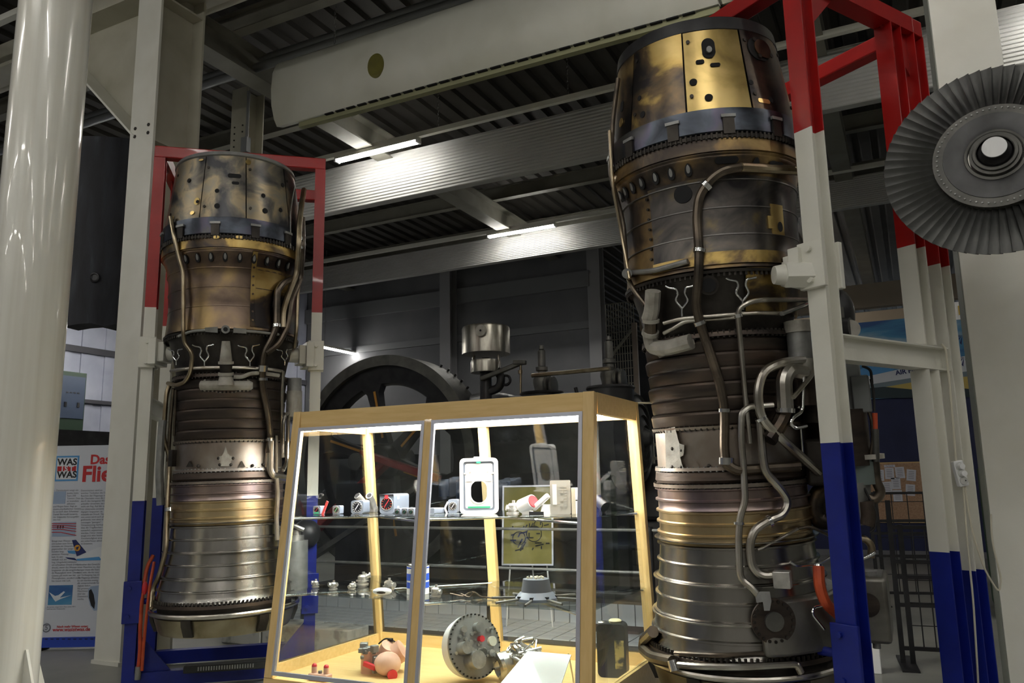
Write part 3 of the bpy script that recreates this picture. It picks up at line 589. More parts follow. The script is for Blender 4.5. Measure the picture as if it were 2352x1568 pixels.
# ---------------------------------------------------------------- right engine
_c = W2(1.163, 4.394); R = Eng((_c.x, _c.y), 'upright jet engine with bright gold top in the right stand beside the display case', -.0194, .05, -.055)
core(R, [-83, -45, -7, 31, 69, 107, 145, 183, 221], [bronze, gold, goldb, bronze, bronze, redbr], bronze, bronze, titan, black, .06)
b = MB(); R.slot(b, 9, 3.87, .034, .055); R.slot(b, 3, 3.80, .022, .011); R.slot(b, 12, 3.775, .026, .010); R.oval(b, -2, 3.695, .02, .018); R.oval(b, 6, 3.60, .021, .019); R.slot(b, -57, 3.72, .014, .03); R.oval(b, -35, 3.6, .016, .018); R.oval(b, -38, 3.7, .013, .014); R.oval(b, 33, 3.68, .014, .014); R.oval(b, 46, 3.6, .016, .016)
b.build('ports', dark, R.e, kind='stuff')
R.oval(MB(), 9, 3.855, .014, .018, .010, .014, 12).build('plug', grey, R.e)
b = MB(); R.slot(b, 45, 3.88, .075, .062, .006, .004); b.build('hatch_gap', dark, R.e)
b = MB(); R.slot(b, 48, 3.885, .062, .05, .012, .006); b.build('hatch', redbr, R.e)
b = MB()
for ph, z in ((41, 3.925), (43, 3.835), (55, 3.86)): R.oval(b, ph, z, .012, .012, .016, .006)
b.build('fasteners', soot, R.e, kind='stuff')
b = MB(); R.slot(b, 40, 3.585, .04, .012, .004); R.oval(b, -57, 3.63, .02, .025, .004); b.build('gold_patches', goldb, R.e, kind='stuff')
b = MB(); R.oval(b, -19, 3.9, .05, .03, .004, .004); R.oval(b, -16, 3.62, .045, .02, .004, .004)
for i, ph in enumerate((-67, -59, -50, -41, -30, -19.5, -9)):
    R.oval(MB(), ph, 3.192, .018, .03, .003, .006, 20, .35).build('port', dark, R.e); R.oval(MB(), ph, 3.194, .009, .02, .008, .004, 16, .35).build('port_plug', grey, R.e)
R.slot(MB(), 13, 3.215, .06, .02, .003, .006).build('port', dark, R.e); R.oval(MB(), 31, 3.2, .018, .03, .003, .006, 20, .35).build('port', dark, R.e); R.slot(MB(), 46, 3.2, .05, .02, .003, .006).build('port', dark, R.e)
R.patch(MB(), -38, 88, 2.67, 3.15, .0, .005, 8, 16).build('dark_panel', mat('gunmetal_skin', (.14, .13, .12), .35, 1, ramp=[(.36, (.045, .043, .045)), (.52, (.12, .108, .098)), (.62, (.22, .17, .1)), (.7, (.42, .3, .12))], scale=3.2, bump=.1, bscale=7, distort=1.2), R.e)
R.patch(MB(), -6, 86, 2.665, 2.735, .004, .006, 4, 14).build('gold_hem', gold, R.e)
R.patch(MB(), -38, -8, 2.665, 2.72, .004, .006, 4, 6).build('gold_hem', gold, R.e)
R.patch(MB(), 41, 52, 2.83, 3.0, .004, .006, 4, 4).build('gold_patch', goldb, R.e); R.patch(MB(), 38, 43, 2.86, 2.93, .004, .008, 3, 3).build('gold_patch', goldb, R.e); R.oval(MB(), 48, 2.875, .018, .028, .01, .003).build('port', dark, R.e)
R.oval(MB(), -14, 3.08, .048, .05, .004, .005, 24).build('port', dark, R.e)
b = MB()
for k in range(8): R.oval(b, -40, 2.70+k*.058, .008, .008, .004, .006, 8)
b.build('rivets', soot, R.e, kind='stuff')
for z in (3.13, 2.98, 2.83):
    R.lat([(z+.006, RZ(z)), (z+.003, RZ(z)+.009), (z-.003, RZ(z)+.009), (z-.006, RZ(z))]).build('swage', mat('dark_swage', (.18, .17, .16), .35, 1), R.e)
for x, y, s in ((1567, 700, 1.35), (1706, 683, 1.4)): ytube(R, x, y, s)
R.patch(MB(), 20, 95, 2.40, 2.64, -.012, .01, 6, 10).build('gold_shield', gold, R.e)
MB().cyl(R.P(1628, 655, .0), R.P(1628, 655, .03), .05, n=24).build('boss', soot, R.e); MB().cyl(R.P(1628, 655, .03), R.P(1628, 655, .036), .036, n=24).build('boss_bore', dark, R.e)
R.pipe([(1500, 668), (1497, 715), (1490, 735)], .05, 17, greyd, 'elbow_duct', .06); R.pipe([(1494, 735), (1494, 765)], .05, 15, piped, 'duct_sleeve'); R.pipe([(1493, 765), (1498, 798), (1530, 800), (1588, 784)], .035, 17, greyd, 'elbow_duct', .08)
duct_plate(R, [(1505, 812), (1590, 770), (1597, 790), (1515, 822)], .004, .014, greyd, 'duct_flange')
R.collar(1495, 733, 1495, 740, .05, 19, greyd, 'duct_collar'); R.collar(1494, 760, 1493, 768, .05, 19, greyd, 'duct_collar')
R.pipe([(1838, 392), (1700, 384), (1660, 392), (1632, 412), (1605, 450), (1600, 500), (1606, 580), (1604, 640), (1598, 700), (1606, 735), (1622, 785), (1650, 868), (1665, 935), (1664, 1030), (1668, 1062)], .045, 10, piped, fillet=.07)
R.pipe([(1700, 384), (1838, 392)], .045, 10.5, pipet); R.pipe([(1650, 868), (1622, 785)], .046, 10.5, piped)
R.pipe([(1420, 180), (1408, 270), (1402, 400), (1432, 512), (1440, 630), (1452, 662), (1482, 700)], .03, 5.5, piped); R.pipe([(1400, 300), (1408, 430), (1428, 540), (1446, 640)], .05, 4, pipet)
R.pipe([(1440, 627), (1500, 622), (1580, 600)], .03, 6, grey, 'link_rod'); MB().cyl(R.P(1440, 628, .02), R.P(1440, 628, .06), .028).build('link_eye', grey, R.e)
R.pipe([(1525, 742), (1560, 732), (1650, 724), (1740, 718), (1800, 720)], .035, 4.6, pipe, 'ring_pipe'); R.pipe([(1525, 765), (1550, 752), (1572, 738), (1700, 728)], .03, 4.5, pipe)
R.pipe([(1868, 688), (1750, 688), (1722, 693), (1697, 708), (1695, 730), (1702, 800), (1712, 910), (1723, 1018)], .05, 5.5, pipe)
R.pipe([(1850, 826), (1795, 832), (1752, 852), (1740, 900), (1747, 962), (1800, 1012), (1895, 1098)], .10, 9.5, pipe, fillet=.09)
R.pipe([(1845, 855), (1812, 850), (1800, 872), (1804, 945)], .10, 17, pipe, 'bleed_duct', .1); R.pipe([(1804, 942), (1790, 975), (1765, 1010)], .08, 17, bronze, 'bleed_duct', .05); R.collar(1804, 938, 1804, 948, .1, 20)
R.pipe([(1775, 930), (1720, 934), (1703, 948), (1702, 1010), (1708, 1075), (1712, 1150), (1700, 1185), (1696, 1235), (1700, 1328), (1728, 1350), (1746, 1372)], .06, 7, pipe, fillet=.05)
R.pipe([(1745, 960), (1752, 1050), (1758, 1085), (1790, 1118), (1812, 1150), (1800, 1182), (1765, 1195), (1733, 1215), (1721, 1250), (1728, 1302), (1748, 1322), (1792, 1320)], .065, 8.5, pipe, fillet=.06)
R.pipe([(1666, 1062), (1688, 1080), (1835, 1070)], .06, 11, piped, fillet=.04)
R.pipe([(1740, 1262), (1752, 1258), (1832, 1214)], .03, 3.5, pipe, 'strut_rod'); R.pipe([(1832, 1214), (1860, 1208), (1905, 1230)], .03, 3, piped, 'strut_rod')
R.pipe([(1846, 855), (1843, 945), (1822, 958), (1814, 972), (1826, 984), (1852, 978)], .12, 3.8, chrome, fillet=.03); R.pipe([(1882, 800), (1868, 858), (1822, 912)], .14, 5, pipe)
R.pipe([(1795, 720), (1850, 700), (1870, 690), (1880, 660)], .06, 5, chrome)
for x, y, x2, y2, r, o in ((1607, 572, 1606, 580, 13, .045), (1626, 422, 1618, 430, 15, .045), (1606, 738, 1609, 746, 13, .045), (1664, 938, 1664, 946, 13, .045), (1747, 958, 1750, 964, 13, .1), (1697, 1198, 1697, 1204, 11, .06), (1770, 1196, 1763, 1199, 13, .065), (1668, 1050, 1668, 1066, 16, .05), (1730, 930, 1738, 930, 11, .06), (1695, 720, 1697, 728, 9, .05)): R.collar(x, y, x2, y2, o, r)
# pump canister
p = R.P(1833, 760, .06)
for z0, z1, r, mt, nm in ((2.24, 2.30, .068, greyd, 'pump_head'), (2.10, 2.24, .06, grey, 'pump_body'), (2.03, 2.10, .064, greyd, 'pump_band'), (1.86, 2.03, .06, comp, 'pump_bowl')): MB().cyl((p.x, p.y, z0), (p.x, p.y, z1), r, n=28).build(nm, mt, R.e)
# plate with grey tower on steel case, lugs
duct_plate(R, [(1527, 985), (1550, 980), (1560, 1018), (1572, 1022), (1570, 1045), (1562, 1050), (1570, 1078), (1530, 1080)], .002, .014, greyd, 'access_plate')
duct_plate(R, [(1588, 1075), (1598, 1058), (1610, 1076)], .002, .012, casing, 'triangle_lug')
b = MB()
for x, y in ((1628, 1070), (1545, 1030), (1566, 1034), (1545, 1072), (1566, 1072)): b.sph(R.P(x, y, .008), .011, 8, 6)
b.build('studs', soot, R.e, kind='stuff')
# wrap-around oil tank with round cover
tk = mat('tank_steel', (.24, .23, .2), .42, .85, ramp=[(.3, (.15, .14, .12)), (.7, (.3, .29, .26))], scale=5, bump=.08)
R.patch(MB(), 10, 112, .665, .93, .0, .07, 6, 20).build('oil_tank', tk, R.e, bevel=.015)
p = R.P(1775, 1425, .07); n_ = (Vector((p.x, p.y, 0))).normalized()
cv = MB().cyl(p, p+n_*.014, .105, n=36).build('tank_cover', comp, R.e); b = MB()
sd = Vector((-n_.y, n_.x, 0))
for i in range(20): q = p+n_*.012+sd*(.093*math.cos(i*PI/10))+Vector((0, 0, .093*math.sin(i*PI/10))); b.cyl(q, q+n_*.01, .008, n=6)
b.build('bolts', soot, cv, kind='stuff'); MB().cyl(p+n_*.014, p+n_*.03, .045, n=24).build('tank_hub', iron, cv)
duct_plate(R, [(1735, 1372), (1745, 1358), (1768, 1358), (1772, 1380), (1768, 1402), (1755, 1402), (1752, 1382), (1738, 1384)], .085, .025, grey, 'tank_fitting')
MB().bx(-.04, -.03, -.04, .04, .03, .04, Matrix.Translation(R.P(1797, 1330, .08))).build('pipe_block', silver, R.e, smooth=False, bevel=.004)
R.pipe([(1880, 1300), (1882, 1345), (1895, 1385), (1940, 1425)], .12, 11, orange, 'orange_hose', .08); MB().cyl(R.P(1880, 1296, .12), R.P(1880, 1322, .12), .02).build('hose_fitting', chrome, R.e)
R.pipe([(1890, 1390), (1868, 1395), (1865, 1410), (1893, 1445)], .11, 3, chrome, 'bent_tube'); R.pipe([(1815, 1290), (1830, 1300), (1880, 1295), (1905, 1280)], .09, 3, chrome, 'bent_tube')
# rear-right accessory gearbox group, seen past the post
def acc(x, y, near, fn, name, mt, bevel=0): b = MB(); p = R.Q(x, y, near); fn(b, p); return b.build(name, mt, R.e, bevel=bevel)
V3 = Vector
ax = R.r
acc(1920, 1010, -.1, lambda b, p: b.cyl(p-V3((0, 0, .14)), p+V3((0, 0, .16)), .17, n=32), 'gearbox_housing', comp)
acc(1960, 1085, -.12, lambda b, p: b.cyl(p-V3((0, 0, .06)), p+V3((0, 0, .07)), .13, n=32), 'gearbox_collar', mat('grey_green_casting', (.2, .24, .23), .5, .5))
acc(1965, 1050, -.12, lambda b, p: b.cyl(p-V3((0, 0, .01)), p+V3((0, 0, .015)), .145, n=32), 'gearbox_flange', greyd)
acc(1940, 1150, -.1, lambda b, p: b.cyl(p-V3((0, 0, .12)), p+V3((0, 0, .1)), .12, .14, n=28), 'lower_housing', grey)
acc(1955, 880, -.1, lambda b, p: b.cb(p, (.10, .14, .30)), 'relay_box', mat('grey_box', (.24, .25, .25), .5, .3), .008)
acc(1978, 905, -.05, lambda b, p: b.cb(p, (.09, .1, .2)), 'relay_box', mat('grey_box2', (.2, .21, .21), .5, .3), .008)
acc(1925, 720, -.1, lambda b, p: b.sph(p, .11, 16, 10, (.8, .8, 1.3)), 'fuel_control', black)
acc(1928, 680, -.05, lambda b, p: [b.cb(p+V3((rnd.uniform(-.06, .06), rnd.uniform(-.05, .05), rnd.uniform(-.12, .1))), (.05, .05, .06)) for _ in range(9)], 'control_fittings', iron)['kind'] = 'stuff'
acc(1952, 755, 0, lambda b, p: b.cyl(p-ax*.1, p+R.t*.05, .055, n=28), 'end_cylinder', black); acc(1953, 756, .05, lambda b, p: b.cyl(p, p+R.t*.01, .05, n=28), 'end_cover', greyd)
acc(1880, 900, .1, lambda b, p: b.cyl(p-V3((0, 0, .16)), p+V3((0, 0, .14)), .1, n=24), 'drive_housing', soot)
acc(1890, 1060, .12, lambda b, p: b.cb(p, (.16, .16, .24)), 'governor', soot, .02)
def atube(pts, rp, mt, near, name='pipe', fil=.05): D = dep(R.c+V3((0, 0, 1.4))); return MB().tube([R.Q(x, y, n2 if n2 is not None else near) for x, y, n2 in [(q+(None,))[:3] for q in pts]], rp/F*D, 12, fil).build(name, mt, R.e)
atube([(2008, 1055), (2012, 1105), (2025, 1130), (2010, 1150), (1985, 1140), (1950, 1115)], 11, piped, -.05, 'air_elbow', .06)
atube([(1900, 1120), (1880, 1130), (1866, 1165), (1880, 1195), (1905, 1200), (1925, 1185)], 19, bronze, .05, 'air_scroll', .09)
atube([(1985, 1150), (1993, 1185), (1988, 1205)], 20, comp, -.02, 'air_outlet', .03); atube([(1960, 1238), (1985, 1235), (2003, 1252), (2000, 1280)], 8, pipet, -.05, 'drain_bend', .05)
atube([(1965, 1300), (1975, 1285), (2000, 1275), (2010, 1268)], 4, chrome, 0, 'drain_bend', .03)
atube([(1988, 930), (2002, 960), (2005, 1010), (2000, 1045)], 4, piped, -.02, 'wire_harness', .03); atube([(2000, 870), (2007, 900), (2008, 945)], 3, rubber, -.02, 'wire_harness', .03); atube([(2009, 948), (2010, 985)], 6, orange, -.02, 'red_connector'); atube([(2010, 985), (2012, 1060)], 8, iron, -.02, 'harness_plug')
atube([(1980, 840), (2000, 848), (2003, 880)], 3, rubber, -.02, 'wire_harness', .03)
atube([(1985, 1120), (2015, 1180), (2008, 1215), (1998, 1222)], 2.5, rubber, 0, 'wire_harness', .03)
p = R.Q(2005, 1380, -.1)
sq = MB().cb((p.x, p.y, .80), (.16, .30, .33), None).build('side_tank', tk, R.e, bevel=.02)
MB().cyl((p.x-.02, p.y-.15, .83), (p.x-.02, p.y-.165, .83), .06, n=24).build('tank_cover', comp, sq)
MB().cyl((p.x, p.y-.05, .965), (p.x, p.y-.05, .985), .04).cyl((p.x-.06, p.y-.08, .965), (p.x-.06, p.y-.08, .98), .02).build('tank_cap', grey, sq)
MB().cyl((p.x, p.y-.08, .63), (p.x, p.y-.08, .6), .02).build('drain_plug', grey, sq)
# bottom manifold elbows
R.pipe([(1500, 1450), (1480, 1470), (1478, 1490), (1500, 1510), (1545, 1520)], .04, 13, piped, 'manifold_elbow', .05)
R.pipe([(1545, 1525), (1600, 1530), (1700, 1532), (1830, 1525), (1840, 1545)], .045, 7, pipe, 'manifold_pipe', .05)
R.pipe([(1550, 1500), (1650, 1505), (1810, 1498)], .035, 5, piped, 'actuator_rod'); R.collar(1545, 1515, 1552, 1540, .045, 12)
# ================================================================== STANDS
def hpost(b, x, y, z0, z1, w=.10, t=.008, ax='x'):
    for s in (-1, 1):
        if ax == 'x': b.bx(x+s*w/2-t*(s > 0), y-w/2, z0, x+s*w/2+t*(s < 0), y+w/2, z1)
        else: b.bx(x-w/2, y+s*w/2-t*(s > 0), z0, x+w/2, y+s*w/2+t*(s < 0), z1)
    if ax == 'x': b.bx(x-w/2+t, y-t/2, z0, x+w/2-t, y+t/2, z1)
    else: b.bx(x-t/2, y-w/2+t, z0, x+t/2, y+w/2-t, z1)
    return b
def stand(name, label, O, ang, x0, x1, T, redz, bluez, zt=4.16, ax='x', w=.10, eng=(0, 0), trun=(True, True), mid=None):
    t = thing(name, label, 'stand', (O.x, O.y, 0), ang, 'engine stands')
    for i, (x, y) in enumerate(((x0, 0), (x1, 0), (x0, T), (x1, T))):
        po = hpost(MB(), x, y, bluez[i], redz[i], w, ax=ax).build('post', white, t, smooth=False, label='steel post painted blue, white and red')
        hpost(MB(), x, y, redz[i], zt, w, ax=ax).build('red_band', red, po, smooth=False); hpost(MB(), x, y, 0, bluez[i], w, ax=ax).build('blue_band', blue, po, smooth=False)
        MB().cb((x, y, .01), (w*1.6, w*1.6, .02)).build('foot_plate', blue, po, smooth=False)
    if mid:
        y, zr, zb = mid; po = hpost(MB(), x1, y, 2.14, zr, w, ax=ax).build('intermediate_post', white, t, smooth=False); hpost(MB(), x1, y, zb, 2.0, w, ax=ax).build('lower_section', white, po, smooth=False)
        hpost(MB(), x1, y, zr, zt, w, ax=ax).build('red_band', red, po, smooth=False); hpost(MB(), x1, y, .12, zb, w, ax=ax).build('blue_band', blue, po, smooth=False)
    h = w/2
    for y, nm in ((0, 'top_beam'), (T, 'top_beam')): MB().bx(x0-h, y-h, zt, x1+h, y+h, zt+.10).build(nm, red, t, smooth=False, bevel=.008)
    for x in (x0, x1):
        MB().bx(x-h, h, zt, x+h, T-h, zt+.10).build('top_beam', red, t, smooth=False)
        g = MB().prism([(h, zt), (.30, zt), (h, zt-.26)], (x-.006, 0, 0), (0, 1, 0), (0, 0, 1), (1, 0, 0), .012).build('top_gusset', red, t, smooth=False)
        MB().prism([(T-h, zt), (T-.30, zt), (T-h, zt-.26)], (x-.006, 0, 0), (0, 1, 0), (0, 0, 1), (1, 0, 0), .012).build('top_gusset', red, t, smooth=False)
        ibeam(MB(), (x, h, 2.07), (x, T-h, 2.07), .13, .09, .008).build('cross_beam', white, t, smooth=False)
        MB().bx(x-h, h, .02, x+h, T-h, .12).build('base_beam', blue, t, smooth=False)
    for y in (0, T): MB().bx(x0+h, y-h, .02, x1-h, y+h, .12).build('base_beam', blue, t, smooth=False)
    for x, s in ((x0, 1), (x1, -1)):
        MB().prism([(0, .12), (.24, .12), (0, .4)], (x+s*h, -.006, 0), (s, 0, 0), (0, 0, 1), (0, 1, 0), .012).build('base_gusset', blue, t, smooth=False)
    # trunnions in the plane of the front posts
    for k, (x, s) in enumerate(((x0, 1), (x1, -1))):
        if not trun[k]: continue
        zc = 2.48; e = Vector((eng[0], eng[1], 0)); P0 = Vector((x, 0, zc)); d = (Vector((e.x, e.y, zc))-P0); Ld = d.length; d.normalize()
        MB().bx(x-h-.02, -h-.03, zc-.12, x+h+.02, -h, zc+.12).bx(x-h-.02, h, zc-.12, x+h+.02, h+.03, zc+.12).build('clamp_plate', white, t, smooth=False, bevel=.004)
        MB().beam(P0+d*(h), P0+d*(h+.06), .2, .22, (0, 0, 1)).build('clamp_block', white, t, smooth=False, bevel=.004); MB().beam(P0+d*(h+.06), P0+d*(h+.11), .15, .16, (0, 0, 1)).build('clamp_block', white, t, smooth=False, bevel=.004)
        MB().cyl(P0+d*h, P0+d*(Ld-.43), .05, n=24).cyl(P0+d*(Ld-.5), P0+d*(Ld-.43), .06, n=24).build('trunnion', white, t)
        b = MB()
        for dz in (-.08, .08): b.cyl((x, -h-.05, zc+dz), (x, -h-.03, zc+dz), .016, n=8)
        b.build('bolts', white, t, kind='stuff')
        zc = .62
        MB().bx(x-h-.02, -h-.02, zc-.15, x+h+.02, -h, zc+.15).build('blue_bracket', blue, t, smooth=False, bevel=.004)
        MB().cyl(P0*1+Vector((0, 0, zc-2.48))+d*h, P0+Vector((0, 0, zc-2.48))+d*(Ld-.48), .022, n=14).build('tie_rod', blue, t)
        b = MB()
        for dz in (-.1, .1): b.cyl((x-.02, -h-.035, zc+dz), (x-.02, -h-.02, zc+dz), .015, n=8)
        b.build('bolts', blue, t, kind='stuff')
    return t
# left stand: front posts through the engine axis
FL, FR = W2(-2.84, 6.1), W2(-1.61, 6.41); mid = (FL+FR)/2; dx = FR-FL; ang = math.atan2(dx.y, dx.x); Wd = dx.length
e = Matrix.Rotation(-ang, 3, 'Z') @ (L.c-mid)
stand('engine_stand', 'red, white and blue steel frame stand around the left engine', mid, ang, -Wd/2, Wd/2, .78, (2.84, 2.84, 2.84, 2.84), (1.35, 1.36, 1.36, 1.36), zt=4.085, ax='y', w=.085, eng=(e.x, e.y))
N_, R_ = W2(1.56, 3.86), W2(2.455, 4.435); dn = R_-N_; ang = math.atan2(dn.y, dn.x)-PI/2; T = dn.length
e = Matrix.Rotation(-ang, 3, 'Z') @ (R.c-N_)
rs = stand('engine_stand', 'red, white and blue H-beam stand beside the right engine, with power strip', N_, ang, -1.1, 0, T, (3.1, 3.2, 3.1, 2.62), (1.35, 1.60, 1.4, .93), zt=4.05, ax='y', w=.105, eng=(e.x, e.y), trun=(False, True), mid=(.83, 2.70, 1.04))
# extras on the left stand
t = tag(MB().tube([uv(352, 1275, 4.3), uv(338, 1300, 4.25), uv(326, 1370, 4.2), uv(322, 1440, 4.2), uv(322, 1500, 4.2), uv(316, 1545, 4.2)], .014, 10, .06).build('orange_hose', orange), 'orange rubber hose hanging down the left side of the left engine', 'hose')
MB().cyl(uv(318, 1530, 4.2), uv(316, 1560, 4.2), .022).build('hose_fitting', grey, t)
t = tag(MB().tube([uv(354, 1290, 4.25), uv(345, 1340, 4.2), uv(338, 1400, 4.2), uv(330, 1480, 4.2), uv(326, 1540, 4.2)], .011, 8, .05).build('orange_hose', orange), 'thinner orange hose beside the left engine with a valve grip', 'hose')
MB().sph(uv(333, 1350, 4.2), .03, 12, 8, (.7, .7, 1.6)).build('valve_grip', redp, t)
P0 = uz(420, 1545, .13); t = thing('floor_grille', 'long black slotted grille lying under the left engine', 'grille', (P0.x, P0.y, .122), math.radians(39))
MB().bx(0, .0, 0, .62, .09, .05).build('body', rubber, t, smooth=False, bevel=.008)
b = MB()
for k in range(22): b.bx(.1+k*.018, -.004, .015, .108+k*.018, 0, .042)
b.build('slots', grey, t, kind='stuff')
t = thing('kerb_block', 'cracked white concrete kerb behind the left engine stand', 'kerb', (-5.95, 5.75, 0))
for k in range(3): MB().bx(-.02+k*.5, .0, 0, .46+k*.5, .3, .2).build('kerb_stone', mat('kerb_white%d' % k, (.55, .55, .5), .8, ramp=[(.35, (.3, .3, .28)), (.5, (.58, .58, .53))], scale=7, bump=.3, bscale=12), t, smooth=False, bevel=.01)
_ri = Matrix.Rotation(-ang, 4, 'Z') @ Matrix.Translation(-N_)
_c0 = _ri @ (N_+Vector((0, 0, 2.44))); _dl = Matrix.Rotation(-ang, 3, 'Z') @ Vector((-math.cos(YAW), -math.sin(YAW), 0))
MB().cyl(_c0+_dl*.05, _c0+_dl*.19, .07, n=6).build('clamp_arm', white, rs, smooth=False); MB().cyl(_c0+_dl*.19, _c0+_dl*.24, .055, .045, 24).build('clamp_cap', white, rs)
# ================================================================== DISPLAY CASE
X0, X1, ZT = -3.64, -1.52, 1.92
XM = uv(984, 966, 4.04).x; XMR = uv(1116, 1000, 4.86).x
vf = lambda z: 4.05-.12*(ZT-z); vr = lambda z: 4.83+.12*(ZT-z)
case = thing('display_case', 'lit wooden glass display case with sloping front and two glass shelves', 'display case')
def pt(x, z, front=True, o=0): return Vector((x, (vf(z)+o) if front else (vr(z)-o), z))
ZB = .30
MB().prism([(vf(.02)+.02, 0), (vr(.02)-.02, 0), (vr(ZB)-.0, ZB), (vf(ZB)+.0, ZB)], (X0, 0, 0), (0, 1, 0), (0, 0, 1), (1, 0, 0), X1-X0).build('base', wood, case, smooth=False)
for x, o, wd in ((X0, 1, .06), (X1, -1, .066)):
    for fr in (True, False):
        xx = x+o*wd/2; MB().beam(pt(xx, ZB, fr, .025), pt(xx, ZT-.0, fr, .025), wd, .05, (1, 0, 0)).build('corner_post', woodv, case, smooth=False, bevel=.002)
MB().beam(pt(XM, ZB, True, .02), pt(XM, ZT-.1, True, .02), .05, .04, (1, 0, 0)).build('middle_post', woodv, case, smooth=False)
MB().beam(pt(XMR, ZB, False, .02), pt(XMR, ZT-.1, False, .02), .065, .04, (1, 0, 0)).build('middle_post', woodv, case, smooth=False)
for fr in (True, False): MB().prism([(ZT-.105, 0), (ZT, 0)], (0, 0, 0), (0, 0, 1), (0, 1, 0), (1, 0, 0), 1) if 0 else None
MB().bx(X0+.06, vf(ZT), ZT-.105, X1-.066, vf(ZT)+.04, ZT).build('front_fascia', wood, case, smooth=False, bevel=.002)
MB().bx(X0+.06, vr(ZT)-.04, ZT-.105, X1-.066, vr(ZT), ZT).build('rear_fascia', wood, case, smooth=False)
for x, o in ((X0, 1), (X1, -1)):
    MB().bx(min(x, x+o*.04), vf(ZT)+.05, ZT-.115, max(x, x+o*.04), vr(ZT)-.05, ZT).build('side_fascia', wood, case, smooth=False)
    MB().bx(min(x, x+o*.04), vf(ZB)+.05, ZB, max(x, x+o*.04), vr(ZB)-.05, ZB+.07).build('bottom_rail', wood, case, smooth=False)
    MB().add([(x+o*.02, vf(z)+.05 if k else vr(z)-.05, z) for z in (ZB+.07, ZT-.115) for k in (1, 0)]+[(x+o*.026, vf(z)+.05 if k else vr(z)-.05, z) for z in (ZB+.07, ZT-.115) for k in (1, 0)], [(0, 1, 3, 2), (4, 6, 7, 5), (0, 4, 5, 1), (2, 3, 7, 6), (0, 2, 6, 4), (1, 5, 7, 3)]).build('side_pane', pane, case, smooth=False)
MB().bx(X0+.06, vr(ZB)-.04, ZB, X1-.066, vr(ZB), ZB+.08).build('bottom_rail', wood, case, smooth=False)
MB().bx(X0+.04, vf(ZT)+.04, ZT-.02, X1-.04, vr(ZT)-.04, ZT-.005).build('top_board', wood, case, smooth=False)
MB().bx(X0+.07, vf(ZT)+.05, ZT-.075, X1-.07, vr(ZT)-.05, ZT-.06).build('light_panel', panelm, case, smooth=False, label='glowing white light panel under the top')
def quad(b, xa, xb, za, zb, fr, o0, o1):
    A = [pt(xa, za, fr, o0), pt(xb, za, fr, o0), pt(xb, zb, fr, o0), pt(xa, zb, fr, o0)]; Bq = [pt(xa, za, fr, o1), pt(xb, za, fr, o1), pt(xb, zb, fr, o1), pt(xa, zb, fr, o1)]
    return b.add(A+Bq, [(0, 1, 2, 3), (7, 6, 5, 4), (0, 4, 5, 1), (1, 5, 6, 2), (2, 6, 7, 3), (3, 7, 4, 0)])
for xa, xb in ((X0+.06, XM-.025), (XM+.025, X1-.066)):
    d = MB(); w_ = .022; za, zb = ZB+.02, ZT-.105
    for q in ((xa, xa+w_, za, zb), (xb-w_, xb, za, zb), (xa+w_, xb-w_, za, za+w_), (xa+w_, xb-w_, zb-w_, zb)): quad(d, *q, True, -.004, .012)
    dr = d.build('glass_door', alu, case, smooth=False, label='front door with grey aluminium frame')
    quad(MB(), xa+w_, xb-w_, za+w_, zb-w_, True, .003, .008).build('door_pane', pane, dr, smooth=False)
    quad(MB(), xa, xb, ZB+.08, zb, False, .02, .026).build('rear_pane', pane, case, smooth=False)
SH = {}
for nm, z in (('upper', 1.247), ('lower', .78)):
    for xa, xb in ((X0+.03, XM-.004), (XM+.004, X1-.03)):
        MB().bx(xa, vf(z)+.055, z-.004, xb, vr(z)-.05, z+.004).build('glass_shelf', shelfg, case, smooth=False)
    SH[nm] = z+.004
    for xa, xb, xr in ((X0+.04, XM, X0+.04), (XM, X1-.05, XMR)):
        xe = XMR if xa < XM-.1 else X1-.05
        MB().cyl((xa, vf(z)+.06, z-.014), (xe, vr(z)-.05, z-.014), .008, n=8).build('shelf_rod', chrome, case)
        MB().cyl((xb, vf(z)+.06, z-.032), (xr, vr(z)-.05, z-.032), .008, n=8).build('shelf_rod', chrome, case)
zu, zl, zf = SH['upper'], SH['lower'], ZB
def at(px, v, z): return Vector((uv(px, 1185, v).x, v, z)) if z > 1 else Vector((uv(px, 1360, v).x, v, z)) if z > .5 else Vector((uv(px, 1530, v).x, v, z))
def rbox(b, w, d, h, r=.012, y0=0, z0=0, n=5):                      # rounded-front box, front at -y
    pts = []
    for cx, cz, a0 in ((w/2-r, h-r, 0), (-w/2+r, h-r, PI/2), (-w/2+r, r, PI), (w/2-r, r, 1.5*PI)):
        for i in range(n): a = a0+PI/2*i/(n-1); pts.append((cx+r*math.cos(a), cz+r*math.sin(a)))
    return b.prism(pts, (0, y0, z0), (1, 0, 0), (0, 0, 1), (0, 1, 0), d)
